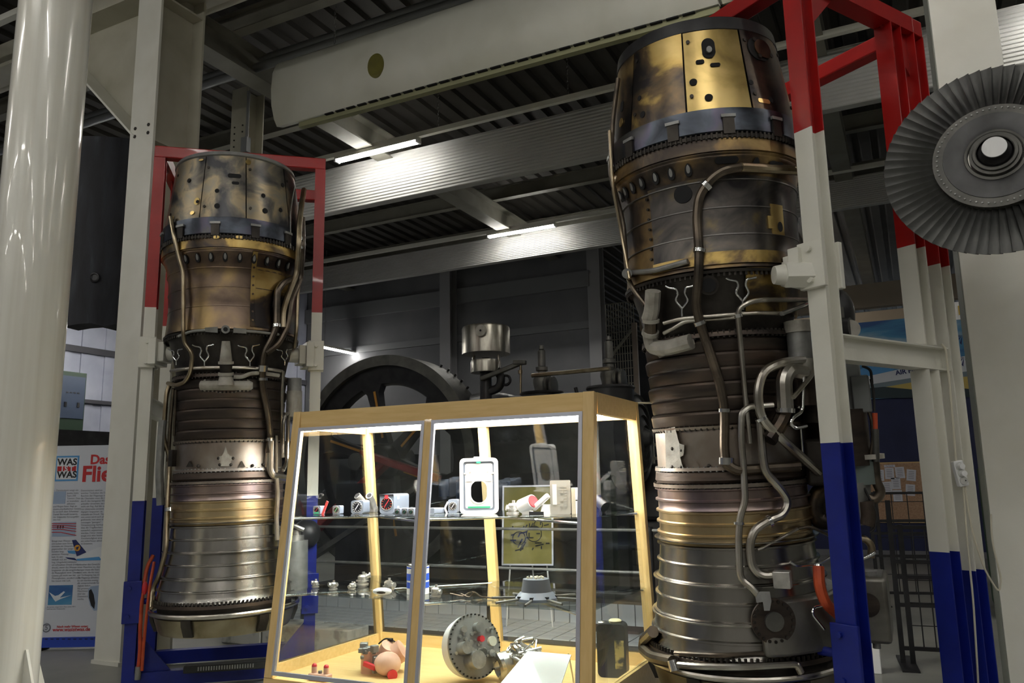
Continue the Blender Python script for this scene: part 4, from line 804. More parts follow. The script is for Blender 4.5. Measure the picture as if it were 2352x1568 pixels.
def gauge(px, v, w, h, dpt, rz, label, needle=plastic, body=pale, marks=plastic, green=False):
    p = at(px, v, zu); t = thing('cockpit_gauge', label, 'gauge', p, rz, 'cockpit instruments')
    rbox(MB(), w, dpt, h, w*.16).build('housing', body, t)
    r = min(w, h)*.40; c = (0, -.002, h/2); MB().cyl((0, 0, h/2), (0, -.003, h/2), r, n=28).build('dial', face, t)
    MB().tube([(r*1.04*math.cos(a), -.002, h/2+r*1.04*math.sin(a)) for a in [i*PI/12 for i in range(24)]], r*.07, 6, closed=True).build('bezel', grey, t)
    b = MB()
    for i in range(12): a = i*PI/6; b.beam((r*.7*math.cos(a), -.0035, h/2+r*.7*math.sin(a)), (r*.9*math.cos(a), -.0035, h/2+r*.9*math.sin(a)), r*.07, .001, (-math.sin(a), 0, math.cos(a)))
    b.build('scale_marks', marks, t, kind='stuff'); MB().beam((-r*.35, -.0045, h/2-r*.5), (r*.4, -.0045, h/2+r*.6), r*.12, .001, (1, 0, -1)).build('needle', needle, t)
    return t
t = gauge(727, 4.24, .055, .055, .06, .15, 'small grey cockpit gauge with red figures at the left end of the upper shelf', redp)
MB().bx(-.018, -.004, .004, .018, -.002, .016).build('green_tag', greenp, t, smooth=False)
p = at(742, 4.24, zu); tag(MB().beam(p+Vector((-.005, 0, 0)), p+Vector((.035, 0, .085)), .016, .006, (1, 0, -.5)).build('red_tag', mat('red_flag', (.75, .08, .08), .5), smooth=False), 'small red tag standing beside the leftmost gauge', 'tag')
gauge(772, 4.3, .055, .055, .05, .15, 'small grey cockpit gauge with green needle, second from the left', mat('green_needle', (.15, .7, .3), .4))
gauge(820, 4.38, .09, .085, .10, .2, 'square blue-grey cockpit gauge with round black dial and white needle')
t = gauge(888, 4.40, .10, .125, .26, .2, 'tall black-faced cockpit instrument with red marks and long grey case', redp, pale, mat('red_mark', (.7, .06, .03), .4))
MB().bx(-.012, -.006, .095, .012, -.003, .118).build('red_dot', redp, t, smooth=False); MB().bx(-.05, -.005, .112, .05, -.002, .125).build('knob_strip', black, t, smooth=False)
for dz in (.02, .09): MB().bx(.0502, .06, dz, .052, .085, dz+.025).build('sticker', paper, t, smooth=False)
for i, px in enumerate((912, 929, 944)): gauge(px, 4.12+.0*i, .035, .042, .16, .25, ('slim tube gauge with green light, leftmost of three beside the middle post', 'slim tube gauge, middle of three beside the middle post', 'slim tube gauge, rightmost of three beside the middle post')[i], greenp)
p = at(985, 4.35, zu); tag(rbox(MB(), .08, .12, .035, .006).build('metal_box', pale), 'low pale grey metal box behind the middle post', 'box').location = p
# twin pipe fitting
p = at(845, 4.55, zu); t = thing('twin_pipe_fitting', 'dull metal twin-tube fitting behind the square gauge', 'fitting', p)
for s in (-.055, .045): MB().tube([(s*.4+.02, .02, .02), (s*.8, .0, .07), (s, -.05, .115)], .024, 16, .03).build('tube', silver, t); MB().cyl((s, -.05, .115), (s, -.052, .1165), .019, n=16).build('bore', dark, t)
MB().cb((.02, .02, .02), (.07, .05, .04)).build('block', silver, t, bevel=.006)
t = gauge(1040, 4.5, .06, .085, .10, .4, 'grey instrument with white strap left of the window panel', plastic); MB().tube([(-.03, -.01, .07), (-.05, -.02, .03), (-.035, -.02, .0)], .006, 6, .02).build('strap', plastic, t)
# cabin window panel
p = at(1101, 4.36, zu); t = thing('cabin_window_panel', 'white aircraft cabin window panel standing on the upper shelf', 'window panel', p, .33)
def rrect(w, h, r, cz, n=7):
    o = []
    for cx, c2, a0 in ((w/2-r, cz+h/2-r, 0), (-w/2+r, cz+h/2-r, PI/2), (-w/2+r, cz-h/2+r, PI), (w/2-r, cz-h/2+r, 1.5*PI)):
        for i in range(n): a = a0+PI/2*i/(n-1); o.append((cx+r*math.cos(a), c2+r*math.sin(a)))
    return o
def frame_ring(b, o, i, y0, y1):
    n = len(o); vs = [(x, y, z) for y in (y0, y1) for L_ in (o, i) for x, z in L_]
    fs = []
    for k in range(n):
        j = (k+1) % n; fs += [(k, j, n+j, n+k), (2*n+k, 3*n+k, 3*n+j, 2*n+j), (k, 2*n+k, 2*n+j, j), (n+k, n+j, 3*n+j, 3*n+k)]
    return b.add(vs, fs)
Wp, Hp = .238, .34
frame_ring(MB(), rrect(Wp, Hp, .03, Hp/2), rrect(Wp-.042, Hp-.042, .018, Hp/2), -.014, .014).build('outer_frame', plastic, t)
frame_ring(MB(), rrect(Wp-.042, Hp-.042, .018, Hp/2), rrect(Wp-.066, Hp-.066, .014, Hp/2), -.004, .010).build('seal', pale, t)
frame_ring(MB(), rrect(Wp-.066, Hp-.066, .014, Hp/2), rrect(.104, .135, .048, .135), -.002, .006).build('inner_panel', plastic, t)
frame_ring(MB(), rrect(.114, .145, .054, .135), rrect(.102, .133, .048, .135), -.008, .002).build('window_ring', plastic, t)
MB().prism(rrect(.102, .133, .048, .135), (0, 0, 0), (1, 0, 0), (0, 0, 1), (0, 1, 0), .002).build('window_pane', glass('smoked_pane', (.5, .54, .6)), t)
MB().bx(-.08, -.006, .196, .08, -.001, .200).build('blind_edge', alu, t, smooth=False); MB().bx(-.07, -.008, .036, .07, -.002, .046).build('green_strip', greenp, t, smooth=False)
MB().bx(-.03, -.012, Hp, .03, .01, Hp+.008).build('top_lug', plastic, t, bevel=.003); MB().bx(-.013, -.015, Hp-.032, .013, -.013, Hp-.02).build('green_mark', greenp, t, smooth=False)
for s in (-1, 1): MB().cyl((s*.055, -.002, .262), (s*.055, -.01, .262), .008).build('screw', cream, t); MB().bx(s*.085-.008, -.008, .242, s*.085+.008, .0, .25).build('latch', cream, t, smooth=False)
MB().bx(-.09, -.02, 0, .09, .06, .003).build('stand_foot', plastic, t, smooth=False)
def casting(px, v, z, s, label, mt=silver, seed=1, grp=None, name='metal_fitting', fixed=None):
    p = fixed or at(px, v, z); t = thing(name, label, 'fitting', p, 0, grp); g = random.Random(seed)
    MB().lathe([(.001, 0), (.55*s, 0), (.55*s, .12*s), (.4*s, .16*s), (.42*s, .7*s), (.3*s, .85*s), (.001, .88*s)], 20).build('body', mt, t)
    MB().cyl((0, 0, .3*s), (0, 0, .4*s), .56*s, n=20).build('flange', mt, t)
    for k in range(3):
        a = g.uniform(0, 2*PI); h = g.uniform(.35, .7)*s; L_ = g.uniform(.7, 1.0)*s; d = Vector((math.cos(a), math.sin(a), g.uniform(-.1, .3))); q = Vector((0, 0, h))
        n_ = MB().cyl(q, q+d*L_*.8, .2*s, .17*s, 14).build('nozzle', mt, t); MB().cyl(q+d*L_*.7, q+d*L_*.82, .26*s, n=6).build('nut', mt, n_)
    MB().cyl((.1*s, 0, .8*s), (.1*s, 0, 1.1*s), .14*s, n=12).build('spigot', mt, t)
    b = MB()
    for k in range(8): a = k*PI/4; b.cyl((.48*s*math.cos(a), .48*s*math.sin(a), .4*s), (.48*s*math.cos(a), .48*s*math.sin(a), .46*s), .05*s, n=6)
    b.build('bolts', chrome, t, kind='stuff'); return t
casting(1178, 4.42, zu, .072, 'intricate silver cast pump right of the window panel', silver, 3, name='cast_pump')
p = at(1212, 4.34, zu); t = thing('white_handset', 'white plastic cylinder cap beside the cast pump', 'fitting', p); MB().cyl((-.04, 0, .045), (.05, -.03, .075), .042, n=24).build('drum', plastic, t); MB().cyl((.05, -.03, .075), (.055, -.032, .077), .036, n=24).build('red_rim', redp, t); MB().cb((0, 0, .01), (.05, .05, .02)).build('foot', plastic, t)
p = at(1243, 4.32, zu); t = thing('white_lever_handle', 'white plastic lever handle left of the key panel', 'handle', p); MB().beam((-.05, 0, .03), (.05, 0, .11), .03, .03, (0, 1, 0)).build('lever', plastic, t, bevel=.006); MB().cyl((.03, .02, .0), (.03, .02, .055), .042, .03, 20).build('hub', plastic, t); MB().bx(-.05, -.06, 0, .04, -.05, .018).build('name_strip', black, t, smooth=False)
# key panel
p = at(1288, 4.33, zu); t = thing('key_panel', 'beige cabin key panel with rows of square buttons', 'control panel', p, .3)
rbox(MB(), .118, .02, .195, .008).build('plate', keybeige, t)
MB().bx(-.045, -.003, .055, -.02, 0, .172).build('card_window', plastic, t, smooth=False)
for zz in range(8): MB().bx(.024, -.005, .152-zz*.0155, .04, 0, .164-zz*.0155).build('key', keybeige, t, smooth=False)
for zz in (0, 1, 2, 5, 7): MB().bx(.0, -.005, .152-zz*.0155, .016, 0, .164-zz*.0155).build('key', keybeige, t, smooth=False)
MB().bx(.062, .03, 0, .085, .05, .15).build('rear_bracket', cream, t, smooth=False)
p = at(1322, 4.45, zu); tag(MB().bx(-.02, 0, 0, .05, .05, .07).bx(-.02, 0, .08, .05, .02, .15).build('white_module', plastic, smooth=False), 'white module half hidden behind the right corner post', 'module').location = p
p = at(1385, 4.5, zu); t = thing('eyepiece', 'black and chrome eyepiece at the right end of the upper shelf', 'eyepiece', p); MB().cyl((-.05, 0, .09), (.03, -.04, .035), .026, .032, 20).build('barrel', black, t); MB().cyl((-.06, .005, .097), (-.045, -.002, .087), .028, n=20).build('ring', chrome, t); MB().cyl((0, 0, 0), (0, 0, .05), .02).build('foot', black, t)
# lower shelf
for i, (px, v, s, lb, sd) in enumerate(((724, 4.25, .045, 'small pale nozzle fitting, leftmost on the lower shelf', 11), (765, 4.2, .05, 'small silver valve with yellow tip, second on the lower shelf', 12), (808, 4.25, .042, 'stepped silver cap fitting, third on the lower shelf', 13), (832, 4.45, .075, 'tall silver carburettor-like fitting by the rear left post', 14), (892, 4.3, .065, 'silver ported valve block between the rear post and the can', 15), (1000, 4.15, .06, 'silver valve with two upright stubs right of the can', 16))):
    casting(px, v, zl, s, lb, silver, sd, 'fittings on the lower shelf')
p = at(878, 4.08, zl); t = thing('pod_casing', 'small white and dark oval pod lying on the lower shelf', 'pod', p, .3); MB().sph((0, 0, .022), .06, 20, 12, (1, .45, .37)).build('shell', plastic, t); MB().sph((.0, -.006, .02), .05, 20, 12, (.9, .45, .3)).build('mouth', piped, t)
p = at(960, 4.22, zl); t = thing('tin_can', 'white tin can with blue bands behind the middle post', 'can', p)
MB().cyl((0, 0, 0), (0, 0, .165), .068, n=36).build('can', plastic, t); inkblue = mat('can_blue', (.03, .1, .6), .35)
for z0, z1 in ((.035, .07), (.08, .12), (.15, .158)):
    MB().lathe([(.0683, z0), (.0688, z0), (.0688, z1), (.0683, z1)], 36).build('blue_band', inkblue, t)
MB().lathe([(.06, .165), (.069, .165), (.069, .17), (.06, .17)], 36).build('rim', chrome, t)
p = at(1075, 4.15, zl); tag(MB().tube([p+Vector(q) for q in ((-.12, 0, .02), (-.03, 0, .0065), (.0, .02, .03), (.05, .0, .035), (.08, 0, .01), (.17, 0, .008))], .0045, 6, .02).tube([p+Vector(q) for q in ((-.02, -.05, .03), (.03, -.03, .006), (.05, -.03, .04))], .004, 6, .02).build('bent_lead', piped), 'thin bent metal lead lying on the lower shelf', 'lead')
p = at(1232, 4.18, zl); t = thing('distributor_hub', 'dark grey conical hub with radiating leads on the lower shelf', 'distributor', p)
MB().lathe([(.001, .0), (.105, .0), (.108, .02), (.09, .05), (.085, .052), (.074, .12), (.066, .122), (.001, .122)], 36).build('cone', mat('hub_grey', (.13, .14, .16), .5, .3), t); MB().lathe([(.109, .0), (.118, .005), (.118, .02), (.09, .052)], 36).build('skirt', pale, t)
b = MB()
for k in range(14): a = k*2.4; r_ = .05*math.sqrt(k/14); b.cyl((r_*math.cos(a), r_*math.sin(a), .122), (r_*math.cos(a), r_*math.sin(a), .132), .007, n=8)
b.build('contacts', cream, t, kind='stuff')
for k in range(8):
    a = k*PI/4+.2; d = Vector((math.cos(a), math.sin(a), 0)); o = MB().cyl(d*.1+Vector((0, 0, .018)), d*.26+Vector((0, 0, .012)), .007, n=8).build('lead', iron, t); MB().cb(d*.11+Vector((0, 0, .022)), (.018, .018, .022)).build('socket', black, o)
# case floor
c = uz(868, 1545, zf); t = thing('pink_fuel_pump', 'pink primed fuel pump with grey carburettor body on the case floor', 'pump', (c.x, c.y, zf), .2)
MB().sph((.09, -.06, .07), .075, 20, 14, (1.1, 1, .93)).build('dome', pink, t); MB().cyl((.03, .04, .06), (.14, .06, .13), .065, n=24).build('drum', pink, t); MB().cyl((.02, .04, .1), (.06, .02, .16), .045, n=20).build('shoulder', pink, t)
g = random.Random(5); b = MB()
for k in range(16): b.cb((g.uniform(-.11, -.01), g.uniform(-.05, .06), g.uniform(.02, .16)), (g.uniform(.02, .05),)*3, Matrix.Rotation(g.uniform(0, 1), 4, 'Z'))
b.build('carburettor_body', grey, t, kind='stuff', bevel=.004); MB().cyl((-.06, 0, 0), (-.06, 0, .13), .05, n=20).build('core', pink, t)
MB().beam((-.06, -.07, .07), (.03, -.1, .05), .03, .025, (0, 0, 1)).build('red_guard', redp, t, bevel=.005); MB().cyl((.13, -.09, .02), (.15, -.12, .02), .03).build('red_plug', redp, t)
MB().tube([(-.02, .05, .16), (.03, .05, .2), (.1, .06, .17), (.11, .06, .1)], .005, 6, .03).build('wire', black, t); MB().cyl((.05, .07, .13), (.05, .07, .19), .018).build('inlet', soot, t)
c = uz(735, 1562, zf); t = thing('pink_valve', 'small pink valve with two red-tipped stubs at the left of the case floor', 'valve', (c.x, c.y, zf))
MB().cb((0, 0, .02), (.14, .06, .04)).build('block', pink, t, bevel=.008)
for s in (-.045, .045): q = MB().cyl((s, 0, .04), (s, 0, .075), .016, n=14).build('stub', pink, t); MB().sph((s, 0, .078), .016, 12, 8).build('red_tip', redp, q)
MB().cyl((0, 0, .04), (0, 0, .055), .012).build('bolt', grey, t)
c = uz(1085, 1568, zf); t = thing('gearbox_drum', 'round white drum with bolted grey face full of fittings on the case floor', 'gearbox', (c.x, c.y, zf), 0)
ax_ = Vector((.88, -.42, .25)).normalized(); O = Vector((0, .02, .20)); Rm = Vector((0, 0, 1)).rotation_difference(ax_).to_matrix()
q = MB().lathe([(.001, -.14), (.11, -.135), (.165, -.09), (.178, -.03), (.178, .0), (.001, .0)], 48, O, Rm).build('shell', plastic, t)
f_ = MB().lathe([(.001, .0), (.182, .0), (.182, .012), (.001, .014)], 48, O, Rm).build('face_plate', mat('face_grey', (.35, .34, .33), .5, .6), t)
b = MB()
for k in range(40): a = k*PI/20; v_ = O+Rm @ Vector((.175*math.cos(a), .175*math.sin(a), .012)); b.cyl(v_, v_+ax_*.008, .005, n=6)
b.build('bolts', soot, f_, kind='stuff')
g = random.Random(9)
for k, (a, r_, rr, hh, mt) in enumerate(((1.2, .12, .028, .02, cream), (2.4, .1, .03, .04, grey), (.6, .11, .02, .03, silver), (4.3, .1, .035, .07, silver), (5.3, .09, .05, .09, silver), (3.3, .12, .02, .02, silver), (1.8, .05, .018, .03, redp), (.1, .05, .02, .05, iron))):
    v_ = O+Rm @ Vector((r_*math.cos(a), r_*math.sin(a), .012)); MB().cyl(v_, v_+ax_*hh, rr, n=18).build('boss', mt, f_)
b = MB()
for k in range(22): a, r_ = g.uniform(0, 2*PI), g.uniform(.02, .15); v_ = O+Rm @ Vector((r_*math.cos(a), r_*math.sin(a), .012)); b.cyl(v_, v_+ax_*g.uniform(.01, .03), g.uniform(.006, .012), n=8)
b.build('small_fittings', silver, f_, kind='stuff')
c = uz(1185, 1568, zf); t = thing('turbine_starter', 'chrome starter unit wrapped in thin pipes beside the drum', 'starter', (c.x-.02, c.y+.02, zf), -.3)
MB().cyl((-.05, -.05, .09), (.02, .1, .12), .075, n=28).build('barrel', silver, t); MB().lathe([(.05, 0), (.085, 0), (.085, .02), (.06, .03), (.03, .0)], 28, (-.05, -.055, .09), Vector((0, 0, 1)).rotation_difference(Vector((-.4, -.9, -.2))).to_matrix(), closed=True).build('mouth_ring', chrome, t)
g = random.Random(21)
for k in range(14):
    p0 = Vector((g.uniform(-.04, .14), g.uniform(-.06, .12), g.uniform(.1, .19))); MB().tube([p0, p0+Vector((g.uniform(-.05, .05), g.uniform(-.05, .05), .04)), p0+Vector((g.uniform(.0, .09), g.uniform(-.06, .06), g.uniform(-.03, .06)))], .006, 6, .03).build('thin_pipe', chrome, t)
b = MB()
for k in range(18): b.cyl((g.uniform(-.02, .16), g.uniform(-.05, .12), g.uniform(.1, .2)), (g.uniform(0, .18), g.uniform(-.05, .1), g.uniform(.1, .22)), .011, n=8)
b.build('unions', silver, t, kind='stuff'); MB().cb((.03, .03, .025), (.16, .12, .05)).build('cradle', iron, t)
A = uz(1165, 1568, zf)
t = thing('info_plaque', 'blank white sloping plaque at the right of the case floor', 'plaque'); 
a0, a1, a2, a3 = uv(1212, 1494, 4.25), uv(1312, 1503, 4.25), uv(1290, 1568, 4.05), uv(1150, 1568, 4.05); n_ = (a1-a0).cross(a3-a0).normalized()*.004
MB().add([a0, a1, a2+(a2-a1)*.8, a3+(a3-a0)*.8, a0+n_, a1+n_, a2+(a2-a1)*.8+n_, a3+(a3-a0)*.8+n_], [(0, 1, 2, 3), (7, 6, 5, 4), (0, 4, 5, 1), (1, 5, 6, 2), (2, 6, 7, 3), (3, 7, 4, 0)]).build('board', plastic, t, smooth=False)
for q in (a0+(a1-a0)*.1, a1-(a1-a0)*.08): MB().cyl((q.x, q.y+.01, q.z), (q.x+.02, q.y+.05, zf), .005, n=8).build('leg', chrome, t)
c = uz(1398, 1568, zf); t = thing('black_canister', 'black rounded canister with cream cap and yellowed label in the display case', 'canister', (c.x-.02, c.y+.12, zf-.0), .2)
rbox(MB(), .17, .13, .30, .03).build('body', mat('canister_black', (.035, .037, .04), .45), t); MB().lathe([(.001, 0), (.035, 0), (.04, .012), (.03, .02), (.001, .022)], 20, (.02, .06, .30)).build('cap', mat('cap_cream', (.75, .65, .4), .5), t)
MB().bx(.02, -.003, .05, .075, 0, .21).build('label', mat('old_label', (.45, .38, .14), .7, ramp=[(.45, (.05, .05, .04)), (.55, (.5, .42, .16))], scale=18), t, smooth=False); MB().sph((-.06, .05, .302), .018, 10, 6, (1.3, 1, .4)).build('foil', silver, t)
# cable on top
tag(MB().tube([uz(1368+k*6, 905+k*2.2+6*math.sin(k*.6), ZT+.006+.0*k) for k in range(8)]+[uv(1450, 925, 4.9), uv(1500, 925, 5.0)], .006, 8).build('lamp_cable', cream), 'thin cream cable trailing off the top of the display case', 'cable')
# ================================================================== WING FLAP
t = thing('wing_flap', 'long white wing flap with an olive disc hanging under the roof', 'wing flap', (0, 6.5, 0)); u0, u1 = -6.22, -1.15; b = MB()
sec = [(.0, 5.53), (-.05, 5.6), (-.10, 5.75), (-.115, 5.95), (-.10, 6.15), (-.05, 6.28), (.0, 6.33), (.10, 6.33), (.13, 6.2), (.13, 5.7), (.10, 5.56)]
k = len(sec)
rows = [(u0+.03, .9), (u0, .96), (u0+.0, 1.0), (u1, 1.0)]
b.add([(u0 if i == 0 else u1, y, z) for i in (0, 1) for y, z in sec], [(i, k+i, k+(i+1) % k, (i+1) % k) for i in range(k)]+[tuple(range(k-1, -1, -1)), tuple(range(k, 2*k))])
b.build('skin', flapm, t, angle=40)
c = Vector((-4.745, -.108, 5.85)); b = MB(); n = 36
def fy(z):
    for (y0, z0), (y1, z1) in zip(sec, sec[1:7]):
        if z0 <= z <= z1: return lerp(y0, y1, (z-z0)/(z1-z0))
    return 0
b.add([(c.x+.105*math.cos(2*PI*i/n), fy(c.z+.135*math.sin(2*PI*i/n))-o, c.z+.135*math.sin(2*PI*i/n)) for o in (.006, 0) for i in range(n)], [tuple(range(n)), tuple(range(2*n-1, n-1, -1))]+[(i, n+i, n+(i+1) % n, (i+1) % n) for i in range(n)])
b.build('olive_disc', olive, t, smooth=False)
for i in range(28): MB().bx(u0+.7+i*.15, -.004, 5.516, u0+.81+i*.15, .03, 5.528).build('hinge_slot', dark, t, smooth=False)
MB().bx(u0+.3, .03, 5.47, u1, .10, 5.53).build('trailing_spar', mat('dull_yellow_primer', (.3, .3, .17), .6), t, smooth=False)
for i in range(5): MB().bx(u1+.0+i*.11, .0, 5.58, u1+.02+i*.11, .12, 6.3).build('end_rib', flapm, t, smooth=False)
MB().bx(u1, .10, 5.58, u1+.5, .12, 6.3).build('end_web', beige, t, smooth=False)
for u, nm in ((-5.45, 'left'), (-2.2, 'right')): chain((u, 6.56, 6.34), (u, 6.56, 7.08), 'thin chain holding up the wing flap on its %s' % nm)
# ================================================================== FAN ROTOR
C_ = ud(2287, 362, 3.95); dirn = Vector((-C_.x, -C_.y, 0)).normalized(); rz = math.atan2(dirn.y, dirn.x)+PI/2
t = thing('fan_rotor', 'dark grey bladed fan rotor mounted high on the square pillar', 'fan rotor', C_, rz); t.rotation_euler = (-.13, 0, rz); t.scale = (.767,)*3   # local -y faces the viewer
My = Matrix.Rotation(PI/2, 3, 'X')      # lathe z -> -y
fm = mat('blade_metal', (.1, .1, .095), .45, .8, ramp=[(.3, (.07, .07, .068)), (.7, (.13, .13, .125))], scale=6)
R0, R1 = .33, .665; b = MB(); pts = []
for j in range(5):
    q = j/4; r = lerp(R0, R1, q); ch = lerp(.044, .085, q); tw = math.radians(lerp(40, 12, q))
    for th in (.0018, -.0018):
        for i in range(4):
            s = (i/3-.5)*ch; cam_ = .006*(1-(2*i/3-1)**2); pts.append((s*math.cos(tw)+(cam_+th)*math.sin(tw), -s*math.sin(tw)+(cam_+th)*math.cos(tw), r))
fs = []
for j in range(4):
    a, c = j*8, (j+1)*8
    for i in range(3): fs += [(a+i, a+i+1, c+i+1, c+i), (a+4+i, c+4+i, c+5+i, a+5+i)]
    fs += [(a, c, c+4, a+4), (a+3, a+7, c+7, c+3)]
fs += [(32, 33, 34, 35, 39, 38, 37, 36)]
b.add(pts, fs); bl = b.build('blade', fm, t)
NB = 62
for k in range(1, NB): dup(bl, t, rot=(0, 2*PI*k/NB, 0))
MB().lathe([(.30, -.05), (.36, -.05), (.362, .04), (.30, .045), (.28, .03)], 72, M=My).build('blade_ring', iron, t)
MB().lathe([(.305, .03), (.30, .05), (.20, .055), (.165, .04), (.16, .0), (.305, -.03)], 64, M=My).build('disc', mat('disc_metal', (.07, .07, .072), .42, .7, ramp=[(.3, (.045, .045, .045)), (.7, (.09, .09, .092))], scale=5), t)
b = MB()
for k in range(60): a = 2*PI*k/60; b.cyl((.335*math.cos(a), -.042, .335*math.sin(a)), (.335*math.cos(a), -.050, .335*math.sin(a)), .006, n=6)
b.build('rivets', grey, t, kind='stuff')
for r, y in ((.165, .05), (.135, .07), (.115, .09)):
    MB().lathe([(r, 0), (r+.012, 0), (r+.012, y), (r-.004, y+.004), (r-.01, y)], 48, M=My).build('hub_ring', iron, t)
MB().lathe([(.125, .0), (.09, .10), (.075, .12), (.072, .15)], 40, M=My).build('hub', black, t); MB().lathe([(.001, .155), (.07, .155), (.072, .14), (.072, .12)], 40, M=My).build('hub_cap', plastic, t)
MB().cyl((0, .0, 0), (0, 1.42, .78), .05, n=20).build('shaft', white, t)
# ================================================================== CABLES, POWER STRIP
P1 = uv(2168, 792, 4.80); P2 = uv(2196, 1060, 4.82)
nst = (N_-R_).normalized()
def onR(x, y, off=.0): return up(x, y, R_+Vector((0, 0, 1))+Vector((.03-off, -.10-off, 0)), Vector((CF.x, CF.y, 0)).normalized())
tag(MB().tube([onR(2162, 790), onR(2172, 800), onR(2178, 850), onR(2188, 960), onR(2196, 1060)], .006, 8, .03).build('power_cable', cream), 'cream cable running down to the power strip on the right stand', 'cable')
t = thing('power_strip', 'white three-socket power strip hanging on the right stand', 'power strip'); a0, a1 = onR(2197, 1062), onR(2212, 1112); X_ = Vector((math.cos(YAW), math.sin(YAW), 0)); n_ = X_.cross(Vector((0, 0, 1))).normalized()
MB().beam(a0+Vector((0, 0, .01)), a1-Vector((0, 0, .01)), .052, .035, X_).build('body', plastic, t, smooth=False, bevel=.006)
for k in range(3):
    q = a0.lerp(a1, .17+k*.33)+n_*.018; so = MB().cyl(q, q+n_*.004, .021, n=24).build('socket', mat('socket_white%d' % k, (.6, .6, .57), .4), t)
    if k == 2: MB().cyl(q+X_*.008+n_*.004, q+X_*.008+n_*.006, .003).build('socket_hole', dark, so)
    else: MB().cyl(q, q+n_*.03, .017, .015, 16).build('plug', plastic, so)
tag(MB().tube([onR(2212, 1112), onR(2222, 1250), onR(2235, 1370), onR(2247, 1568), onR(2252, 1680)], .005, 8, .1).build('power_cable', cream), 'straight cream cable hanging from the power strip to the floor', 'cable')
tag(MB().tube([onR(2216, 1115), onR(2232, 1220), onR(2262, 1310), onR(2295, 1362), onR(2300, 1330), onR(2278, 1240), onR(2276, 1180)], .005, 8, .1).build('power_cable', cream), 'looping cream cable swinging right from the power strip', 'cable')
# ================================================================== MUSEUM BANNER
def text(s_, size, mt, parent, M, name='lettering', align='LEFT', ext=.0006, spc=1.0, bold=0):
    cu = bpy.data.curves.new(name, 'FONT'); cu.body = s_; cu.size = size; cu.extrude = ext; cu.align_x = align; cu.space_character = spc; cu.offset = bold; cu.resolution_u = 3
    o = bpy.data.objects.new('tmp', cu); COL.objects.link(o); bpy.context.view_layer.update(); me = bpy.data.meshes.new_from_object(o.evaluated_get(bpy.context.evaluated_depsgraph_get()))
    bpy.data.objects.remove(o, do_unlink=True); r = bpy.data.objects.new(name, me); me.materials.clear(); me.materials.append(mt); COL.objects.link(r); r.parent = parent; r.matrix_local = M; return r
BP = uz(150, 1492, 0); Bn = Vector((CF.x, CF.y, 0)).normalized(); Bx = Vector((Bn.y, -Bn.x, 0)); t = thing('roll_up_banner', 'white roll-up banner with red and black lettering between the two columns at left', 'banner', BP, math.atan2(Bx.y, Bx.x))
def bp(x, y): q = up(x, y, BP, Bn)-BP; return (q.dot(Bx), q.z)
SPX = dep(up(170, 1250, BP, Bn))/F
x0b, x1b = bp(88, 1250)[0], bp(355, 1250)[0]; zt_, zb_ = bp(180, 1023)[1], bp(170, 1462)[1]
sheet = MB().bx(x0b, -.002, zb_, x1b, .003, zt_).build('sheet', bannerm, t, smooth=False)
MB().bx(x0b, -.03, zb_-.085, x1b, .05, zb_).build('cassette', mat('banner_blue', (.02, .06, .42), .5), t, smooth=False)
for xx in (x0b+.1, x1b-.1): MB().bx(xx-.03, -.05, -.0, xx+.03, .09, zb_-.085).build('foot', rubber, t, smooth=False)
MB().cyl((0, .03, zb_), (0, .03, zt_), .012).build('pole', grey, t)
def TM(x, y, d=.0035): a, c = bp(x, y); return Matrix.Translation((a, -d, c)) @ Matrix.Rotation(PI/2, 4, 'X')
def rect(x0, y0, x1, y1, mt, d=.003, name='print_block'):
    a, c = bp(x0, y1); a2, c2 = bp(x1, y0); return MB().bx(a, -d-.001, c, a2, -.002, c2).build(name, mt, sheet, smooth=False)
rect(125, 1046, 183, 1105, inkb, .003, 'logo_frame'); rect(129, 1050, 179, 1101, inkw, .004, 'logo_field')
text('WAS', 21*SPX, inkk, sheet, TM(132.5, 1068, .0055), bold=.006*.0+21*SPX*.03); text('WAS', 21*SPX, inkk, sheet, TM(131.5, 1097, .0055), bold=21*SPX*.03)
rect(132, 1070, 176, 1082, inkr, .005, 'logo_bar'); text('IST', 17*SPX, inkw, sheet, TM(141.5, 1082, .0066), spc=1.35, bold=17*SPX*.03)
text('Das', 30*SPX, inkr, sheet, TM(207, 1065), bold=30*SPX*.03); text('Fliegen', 50*SPX, inkr, sheet, TM(187, 1105), bold=50*SPX*.03)
tx1 = ['Im Durchschnitt wiegt ein', '', '', '', '', '', 'und fliegen kann, liegt an', 'einem physikalischen Gesetz.', 'Es ist nach dem Schweizer', 'Daniel Bernoulli benannt,', 'der folgendes herausgefun-', 'den hat:']
def lines(L_, x, y, dy, sz, mt=inkg):
    for i, s_ in enumerate(L_):
        if s_: text(s_, sz*SPX, mt, sheet, TM(x, y+i*dy), ext=.0003)
lines(tx1, 122, 1128, 6.1, 5.6); lines(['Jumbo beim', 'Start 350', 'Tonnen. Dass', 'er trotzdem', 'abheben'], 154, 1134, 6.1, 5.6)
lines(['Demonstriert wird an', 'welcher Techniker die Trag-', 'flaechen der Flugzeuge so', 'die Oberseite muss die Luft', 'durch den laengeren Weg', 'schneller stroemen, so ent-', 'steht ein Sog. Auf der ande-', 'ren Unterseite stroemt sie', 'dagegen langsamer, es', 'entsteht ein Druck. Nach', 'von unten wird nach oben', 'gedrueckt, von oben wird', 'sozusagen "gezogen".', 'Voraussetzung hierfuer', 'dass die Tragflaechen eine', 'natuerlich angestroemt', 'werden. Daher muessen Flug-', 'zeuge erst eine bestimmte', 'Geschwindigkeit erreichen', 'um ueberhaupt abheben', 'zu koennen.'], 186, 1128, 6.1, 5.6)
